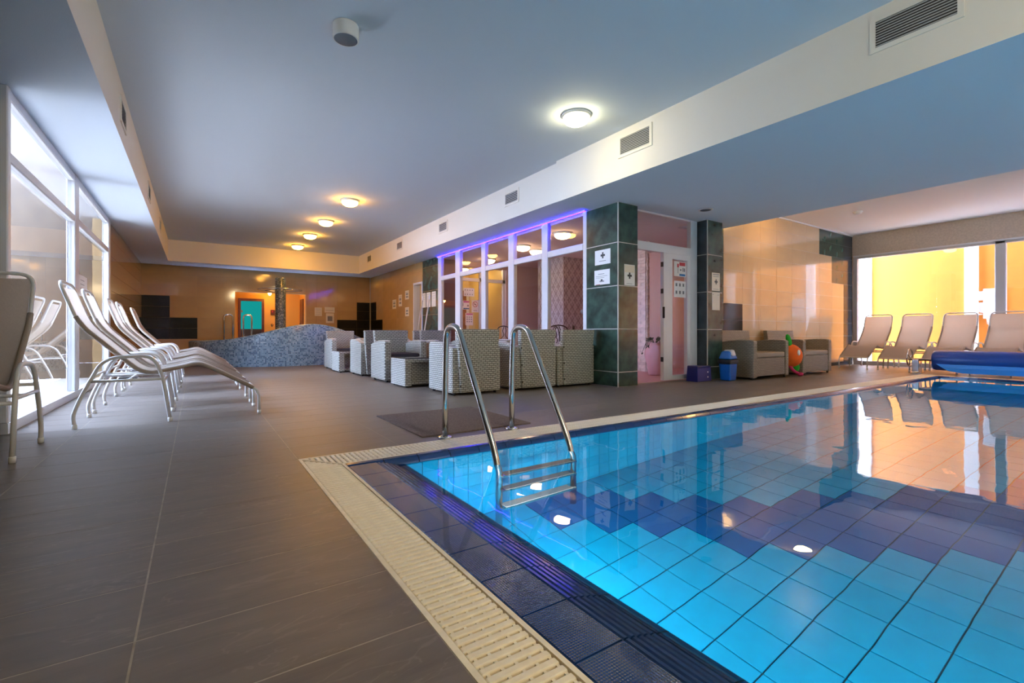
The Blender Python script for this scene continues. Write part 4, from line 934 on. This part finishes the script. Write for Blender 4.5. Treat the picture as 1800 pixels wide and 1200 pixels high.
for A, Bq in zip(ring, ring[1:]):
    for i in range(len(A) - 1):
        q = [A[i], Bq[i], Bq[i + 1], A[i + 1]]; f = bm.faces.new([e[0] for e in q]); f.smooth = True
        for lp, e in zip(f.loops, q): lp[uvl].uv = (e[1], e[2])
bmesh.ops.recalc_face_normals(bm, faces=bm.faces)
obj('tub_wall', bm, 'mosaic_blue', wt)
obj('water_fill', lathe(bmn(), [(0.0, 0.43), (1.80, 0.43), (1.80, 0.0), (0, 0.0)], (TC[0], TC[1], 0), 48), 'cover_light', wt)
col = thing('mosaic_column', 'dark mosaic clad round column standing in the whirlpool', 'column', (TC[0] - 0.06, TC[1], 0.43))
bm = bmn(); uvl = bm.loops.layers.uv.new('UVMap'); n = 28; rr = 0.125; rings = []
for z in (0.43, 2.11, 2.135): rings.append([(bm.verts.new((TC[0] - 0.06 + (rr if z < 2.12 else rr - 0.02) * math.cos(2 * PI * k / n), TC[1] + (rr if z < 2.12 else rr - 0.02) * math.sin(2 * PI * k / n), z)), 2 * PI * rr * k / n, z) for k in range(n)])
for A, Bq in zip(rings, rings[1:]):
    for k in range(n):
        q = [A[k], A[(k + 1) % n], Bq[(k + 1) % n], Bq[k]]; f = bm.faces.new([e[0] for e in q]); f.smooth = True
        for lp, e in zip(f.loops, q): lp[uvl].uv = (e[1], e[2])
bm.faces.new([e[0] for e in rings[-1]])
obj('shaft', bm, 'mosaic_dark', col)
ringp = [(TC[0] - 0.06 + 0.52 * math.cos(q * PI / 20), TC[1] + 0.52 * math.sin(q * PI / 20), 1.83) for q in range(41)]
obj('ring_rail', tube(bmn(), ringp, 0.010, 6, False), 'steel', col)
for an in (0.1, 2.2, 4.3): obj('ring_arm', tube(bmn(), [(TC[0] - 0.06 + 0.12 * math.cos(an), TC[1] + 0.12 * math.sin(an), 1.86), (TC[0] - 0.06 + 0.52 * math.cos(an), TC[1] + 0.52 * math.sin(an), 1.83)], 0.008, 6), 'steel', col)
for x, yh, lb in ((0.63, 15.08, 'leftmost chrome hairpin handrail behind the whirlpool rim'), (1.10, 15.25, 'chrome hairpin handrail before the teal sauna door')):
    h = thing('hairpin_rail', lb, 'handrail', (x, yh, 0), group='hairpin handrails at the whirlpool')
    obj('rail_tube', tube(bmn(), rnd([(x, yh, 0), (x, yh, 1.24), (x + 0.21, yh + 0.03, 1.24), (x + 0.21, yh + 0.03, 0)], 0.12, 8), 0.02, 10), 'chrome', h)
    for dx, dy in ((0, 0), (0.21, 0.03)): obj('flange', lathe(bmn(), [(0, 0.01), (0.04, 0.008), (0.045, 0), (0, 0)], (x + dx, yh + dy, 0.001), 12), 'chrome', h)

# ---------------------------------------------------------------- lounge furnishings
def bistro(label, loc, rz):
    t = thing('bistro_chair', label, 'chair', loc, rz, 'iron bistro chairs in the lounge')
    obj('seat', lathe(bmn(), [(0, 0.44), (0.19, 0.44), (0.2, 0.455), (0.19, 0.47), (0, 0.475)]), 'iron', t, False)
    for a in (0.8, 2.34, 3.94, 5.48): obj('leg', tube(bmn(), [(0.16 * math.cos(a), 0.16 * math.sin(a), 0.44), (0.21 * math.cos(a), 0.21 * math.sin(a), 0.0)], 0.011, 8), 'iron', t, False)
    obj('back_frame', tube(bmn(), rnd([(-0.19, 0.15, 0.45), (-0.21, 0.19, 0.70), (-0.17, 0.2, 0.84), (0, 0.21, 0.88), (0.17, 0.2, 0.84), (0.21, 0.19, 0.70), (0.19, 0.15, 0.45)], 0.12, 6), 0.011, 8), 'iron', t, False)
    for s in (-1, 1):
        pts = [(s * (0.02 + 0.075 * (1 - q / 22) * (1 - math.cos(q * 0.5))), 0.185, 0.48 + 0.017 * q) for q in range(23)]
        obj('scroll', tube(bmn(), pts, 0.007, 6), 'iron', t, False)
    return t
b0 = bistro('black iron bistro chair behind the bay with the brown door', (5.30, 8.0, 0), 0.2)
for x, y, rz, lb in ((5.55, 6.9, 2.8, 'black iron bistro chair in the second bay from the pillar, left'), (6.0, 7.2, 0.4, 'black iron bistro chair in the second bay from the pillar, right'), (5.75, 6.3, 0.9, 'black iron bistro chair just left of the dark pillar')):
    copytree(b0, (x, y, 0), rz, lb)
dt = thing('ball_sculpture', 'iron stand with two grey balls beside the dark pillar', 'ornament', (5.25, 5.60, 0))
obj('stem', tube(bmn(), rnd([(5.25, 5.60, 0), (5.25, 5.60, 0.85), (5.20, 5.64, 0.98), (5.15, 5.68, 1.04)], 0.06), 0.007, 6), 'iron', dt); obj('stem', tube(bmn(), [(5.25, 5.60, 0.85), (5.26, 5.58, 1.14)], 0.006, 6), 'iron', dt)
obj('ball', ball(bmn(), (5.15, 5.68, 1.07), 0.042), 'print_grey', dt); obj('ball', ball(bmn(), (5.26, 5.57, 1.17), 0.036), 'print_grey', dt); obj('foot_disc', lathe(bmn(), [(0, 0.015), (0.1, 0.012), (0.11, 0.004), (0, 0.004)], (5.25, 5.60, 0), 18), 'iron', dt)
vs_ = thing('floor_vase', 'tall pink pottery vase standing behind the glass door', 'vase', (6.60, 5.45, 0.003))
obj('vase_body', lathe(bmn(), [(0, 0), (0.10, 0), (0.11, 0.02), (0.13, 0.15), (0.175, 0.33), (0.17, 0.43), (0.11, 0.50), (0.095, 0.53), (0.12, 0.56), (0.105, 0.56), (0.09, 0.53), (0, 0.5)], (6.60, 5.45, 0.003), 28), 'pottery_pink', vs_)
pl = thing('dried_plant', 'dark trailing plant in the pink vase behind the door', 'plant', (6.60, 5.45, 0.55))
stems = bmn(); leaves = bmn(); rng = random.Random(3)
for k in range(9):
    a = rng.uniform(0, 2 * PI) if k else PI; l = rng.uniform(0.14, 0.24); drop = rng.uniform(0.05, 0.28)
    pts = [(6.60, 5.45, 0.52), (6.60 + 0.5 * l * math.cos(a), 5.45 + 0.5 * l * math.sin(a), 0.68), (6.60 + l * math.cos(a), 5.45 + l * math.sin(a), 0.66 - drop)]
    c = rnd(pts, 0.1, 5); tube(stems, c, 0.004, 5)
    for q in c[2:]:
        for m_ in range(3):
            w = Vector((rng.uniform(-1, 1), rng.uniform(-1, 1), rng.uniform(-0.6, 0.6))).normalized() * 0.045; u_ = w.cross(Vector((0, 0, 1))).normalized() * 0.016
            vv = [leaves.verts.new(q), leaves.verts.new(q + w * 0.5 + u_), leaves.verts.new(q + w), leaves.verts.new(q + w * 0.5 - u_)]; leaves.faces.new(vv)
obj('stem', stems, 'leaf', pl); o = obj('foliage', leaves, 'leaf', pl); o['kind'] = 'stuff'
# two poles leaning by the green tiles
for y, lb in ((10.95, 'left pale pole leaning beside the far green tiles'), (10.55, 'right pale pole leaning beside the far green tiles')):
    p = thing('cleaning_pole', lb, 'pole', (4.40, y, 0), group='leaning pool cleaning poles')
    obj('shaft', tube(bmn(), [(4.40, y, 0.02), (4.66, y, 1.62)], 0.016, 8), 'pole_wood', p); obj('end_grip', tube(bmn(), [(4.645, y, 1.53), (4.663, y, 1.64)], 0.02, 8), 'white_cap', p); obj('brush_foot', bevel(B(4.38, 4.42, y - 0.1, y + 0.1, 0.0, 0.04), 0.006, 1), 'black_plastic', p)

# ---------------------------------------------------------------- notices
def notice(label, plane, at, face, u0, u1, z0, z1, marks, mat='paper', group=None, name='paper_notice'):
    """plane 'x' or 'y'; u grows along +Y for 'x' and +X for 'y'; marks = (mat, u0, u1, v0, v1) in 0..1, or ('cross', u, v, size)"""
    def bxx(a, b, c, d, e0, e1):
        return B(at + face * e0, at + face * e1, a, b, c, d) if plane == 'x' else B(a, b, at + face * e0, at + face * e1, c, d)
    ctr = (at, (u0 + u1) / 2, (z0 + z1) / 2) if plane == 'x' else ((u0 + u1) / 2, at, (z0 + z1) / 2)
    t = thing(name, label, 'notice', ctr, 0, group)
    obj('sheet', bxx(u0, u1, z0, z1, 0.0005, 0.003), mat, t)
    w, h = u1 - u0, z1 - z0
    for m in marks:
        if m[0] == 'cross':
            _, cu, cv, s = m; cu, cv = u0 + cu * w, z0 + cv * h
            bm = bxx(cu - s / 2, cu + s / 2, cv - s / 6, cv + s / 6, 0.003, 0.0038); b2 = bmn()
            o = obj('cross_sign', bm, 'print_black', t); obj('cross_sign_bar', bxx(cu - s / 6, cu + s / 6, cv - s / 2, cv + s / 2, 0.003, 0.0039), 'print_black', t)
        elif m[0] == 'ring':
            _, cu, cv, r = m; cu, cv = u0 + cu * w, z0 + cv * h; e = at + face * 0.0045
            pts = [((e, cu + r * math.cos(q * PI / 12), cv + r * math.sin(q * PI / 12)) if plane == 'x' else (cu + r * math.cos(q * PI / 12), e, cv + r * math.sin(q * PI / 12))) for q in range(25)]
            obj('ban_ring', tube(bmn(), pts, 0.006, 6, False), 'print_red', t)
            obj('ban_bar', tube(bmn(), [pts[9], pts[21]], 0.005, 6), 'print_red', t)
        else:
            mt_, a, b_, c, d = m; obj('print', bxx(u0 + a * w, u0 + b_ * w, z0 + c * h, z0 + d * h, 0.003, 0.0036), mt_, t)
    return t
XF = 4.717
notice('upper first aid notice with black cross on the dark pillar left face', 'x', XF, -1, 4.65, 4.95, 1.685, 1.89, [('cross', 0.48, 0.62, 0.085), ('print_grey', 0.28, 0.72, 0.22, 0.26)])
notice('lower safety notice with small drawing on the dark pillar left face', 'x', XF, -1, 4.66, 4.96, 1.405, 1.612, [('print_grey', 0.35, 0.75, 0.70, 0.74), ('print_grey', 0.15, 0.9, 0.56, 0.585), ('print_grey', 0.35, 0.9, 0.46, 0.485), ('print_grey', 0.36, 0.66, 0.18, 0.27), ('print_black', 0.46, 0.58, 0.24, 0.36), ('print_red', 0.62, 0.9, 0.0, 0.03)])
notice('first aid notice with black cross on the dark pillar pool face', 'y', 4.509, -1, 4.835, 5.04, 1.38, 1.665, [('cross', 0.5, 0.47, 0.085), ('print_grey', 0.2, 0.75, 0.07, 0.09), ('paper_cream', 0.03, 0.97, 0.62, 0.97)])
notice('upper notice with small cross on the pillar beside the bin', 'y', 4.449, -1, 6.73, 6.94, 1.395, 1.68, [('cross', 0.52, 0.5, 0.08), ('print_grey', 0.12, 0.9, 0.88, 0.93), ('print_grey', 0.12, 0.9, 0.78, 0.81), ('print_grey', 0.15, 0.85, 0.08, 0.1)], 'paper_cream')
notice('lower blank looking sheet on the pillar beside the bin', 'y', 4.449, -1, 6.735, 6.94, 1.09, 1.375, [('print_grey', 0.1, 0.18, 0.84, 0.88), ('print_grey', 0.68, 0.9, 0.84, 0.86)], 'paper_cream')
YG = YD + 0.03
notice('door sticker with red bar on top and blue bar below', 'y', YG, -1, 6.07, 6.35, 1.60, 1.83, [('print_red', 0.45, 0.95, 0.72, 0.95), ('print_blue', 0.45, 0.95, 0.04, 0.18), ('print_grey', 0.5, 0.62, 0.38, 0.5), ('print_black', 0.74, 0.8, 0.34, 0.6), ('print_black', 0.85, 0.92, 0.34, 0.58), ('print_red', 0.26, 0.40, 0.6, 0.84), ('print_grey', 0.31, 0.35, 0.2, 0.6)])
notice('door sticker sheet with two rows of small grey pictograms', 'y', YG, -1, 6.07, 6.35, 1.28, 1.53, [('print_grey', 0.12 + 0.3 * i, 0.27 + 0.3 * i, z, z + 0.2) for i in range(3) for z in (0.2, 0.66)] + [('print_black', 0.16 + 0.3 * i, 0.22 + 0.3 * i, z, z + 0.1) for i in range(3) for z in (0.24, 0.70)])
YI = 10.262
notice('inner door sheet with two rows of pictograms', 'y', YI, -1, 5.42, 5.72, 1.63, 1.83, [('print_grey', 0.1 + 0.22 * i, 0.18 + 0.22 * i, z, z + 0.14) for i in range(4) for z in (0.16, 0.68)], 'paper')
notice('inner door sticker with magenta heading and blue footer', 'y', YI, -1, 5.37, 5.58, 1.30, 1.52, [('print_pink', 0.2, 0.97, 0.78, 0.97), ('print_blue', 0.2, 0.97, 0.04, 0.18), ('print_grey', 0.7, 0.9, 0.35, 0.55), ('print_grey', 0.1, 0.2, 0.4, 0.7)])
notice('no smoking sign with red ban ring on the inner door', 'y', YI, -1, 5.64, 5.84, 1.24, 1.54, [('ring', 0.5, 0.66, 0.065), ('print_grey', 0.25, 0.75, 0.12, 0.16), ('print_black', 0.35, 0.65, 0.64, 0.68)], 'paper')
notice('inner door sticker with magenta heading above rules', 'y', YI, -1, 5.47, 5.68, 0.92, 1.22, [('print_pink', 0.1, 0.97, 0.84, 0.97)] + [('print_grey', 0.15 + 0.28 * i, 0.3 + 0.28 * i, z, z + 0.08) for i in range(3) for z in (0.25, 0.45, 0.62)])
notice('pale sheet on the brown corridor door', 'y', 12.14, -1, 6.10, 6.32, 1.30, 1.62, [('print_grey', 0.15, 0.85, 0.7, 0.75)])
for y0, w in ((10.92, 'left'), (10.63, 'middle'), (10.33, 'right')):
    t = notice('%s of three framed sheets on the far green tiles' % w, 'x', XG, -1, y0, y0 + 0.24, 1.36, 1.72, [('print_grey', 0.15, 0.85, 0.86, 0.88), ('print_grey', 0.15, 0.85, 0.7, 0.715), ('print_grey', 0.15, 0.7, 0.55, 0.565)], 'paper_cream', 'framed sheets on the far green tiles')
    obj('frame', prism(bmn(), [(y0, 1.36), (y0 + 0.24, 1.36), (y0 + 0.24, 1.72), (y0, 1.72), (y0, 1.36), (y0 - 0.015, 1.345), (y0 - 0.015, 1.735), (y0 + 0.255, 1.735), (y0 + 0.255, 1.345), (y0 - 0.015, 1.345)][:4], 'x', XG - 0.0005, XG + 0.0005), 'iron', t)
for y0, y1, z0, z1, w in ((13.0, 13.3, 1.42, 1.68, 'left of the four sheets'), (12.55, 12.8, 1.47, 1.79, 'tall second of the four sheets'), (12.03, 12.30, 1.63, 1.87, 'upper right of the four sheets'), (12.03, 12.30, 1.18, 1.42, 'lower right of the four sheets')):
    notice('cream paper sheet on the right tiled wall, ' + w, 'x', XG, -1, y0, y1, z0, z1, [('print_grey', 0.15, 0.85, 0.8, 0.83), ('print_grey', 0.2, 0.8, 0.5, 0.7), ('print_grey', 0.2, 0.8, 0.2, 0.38)], 'paper_cream', 'sheets on the right tiled wall')
notice('cream sheet on the end wall right of the alcove', 'y', YB, -1, 3.01, 3.22, 1.25, 1.51, [('print_grey', 0.15, 0.85, z, z + 0.03) for z in (0.2, 0.4, 0.6, 0.8)], 'paper_cream')
notice('upper wide sheet of the pair on the end wall', 'y', YB, -1, 3.30, 3.60, 1.36, 1.53, [('print_grey', 0.1, 0.9, 0.4, 0.45)], 'paper_cream')
notice('lower sheet of the pair on the end wall', 'y', YB, -1, 3.34, 3.58, 1.04, 1.34, [('print_grey', 0.2, 0.8, 0.2, 0.7)], 'paper_cream')
notice('white sheet on the left window glass behind the loungers', 'x', -1.164, 1, 7.45, 8.05, 1.18, 1.43, [('print_grey', 0.3, 0.7, z, z + 0.03) for z in (0.35, 0.55, 0.75)])
notice('white sheet on the dark pillar at the left edge', 'x', -1.17, 1, 4.64, 4.80, 1.42, 1.66, [('print_grey', 0.1, 0.9, z, z + 0.02) for z in (0.3, 0.5, 0.7)])
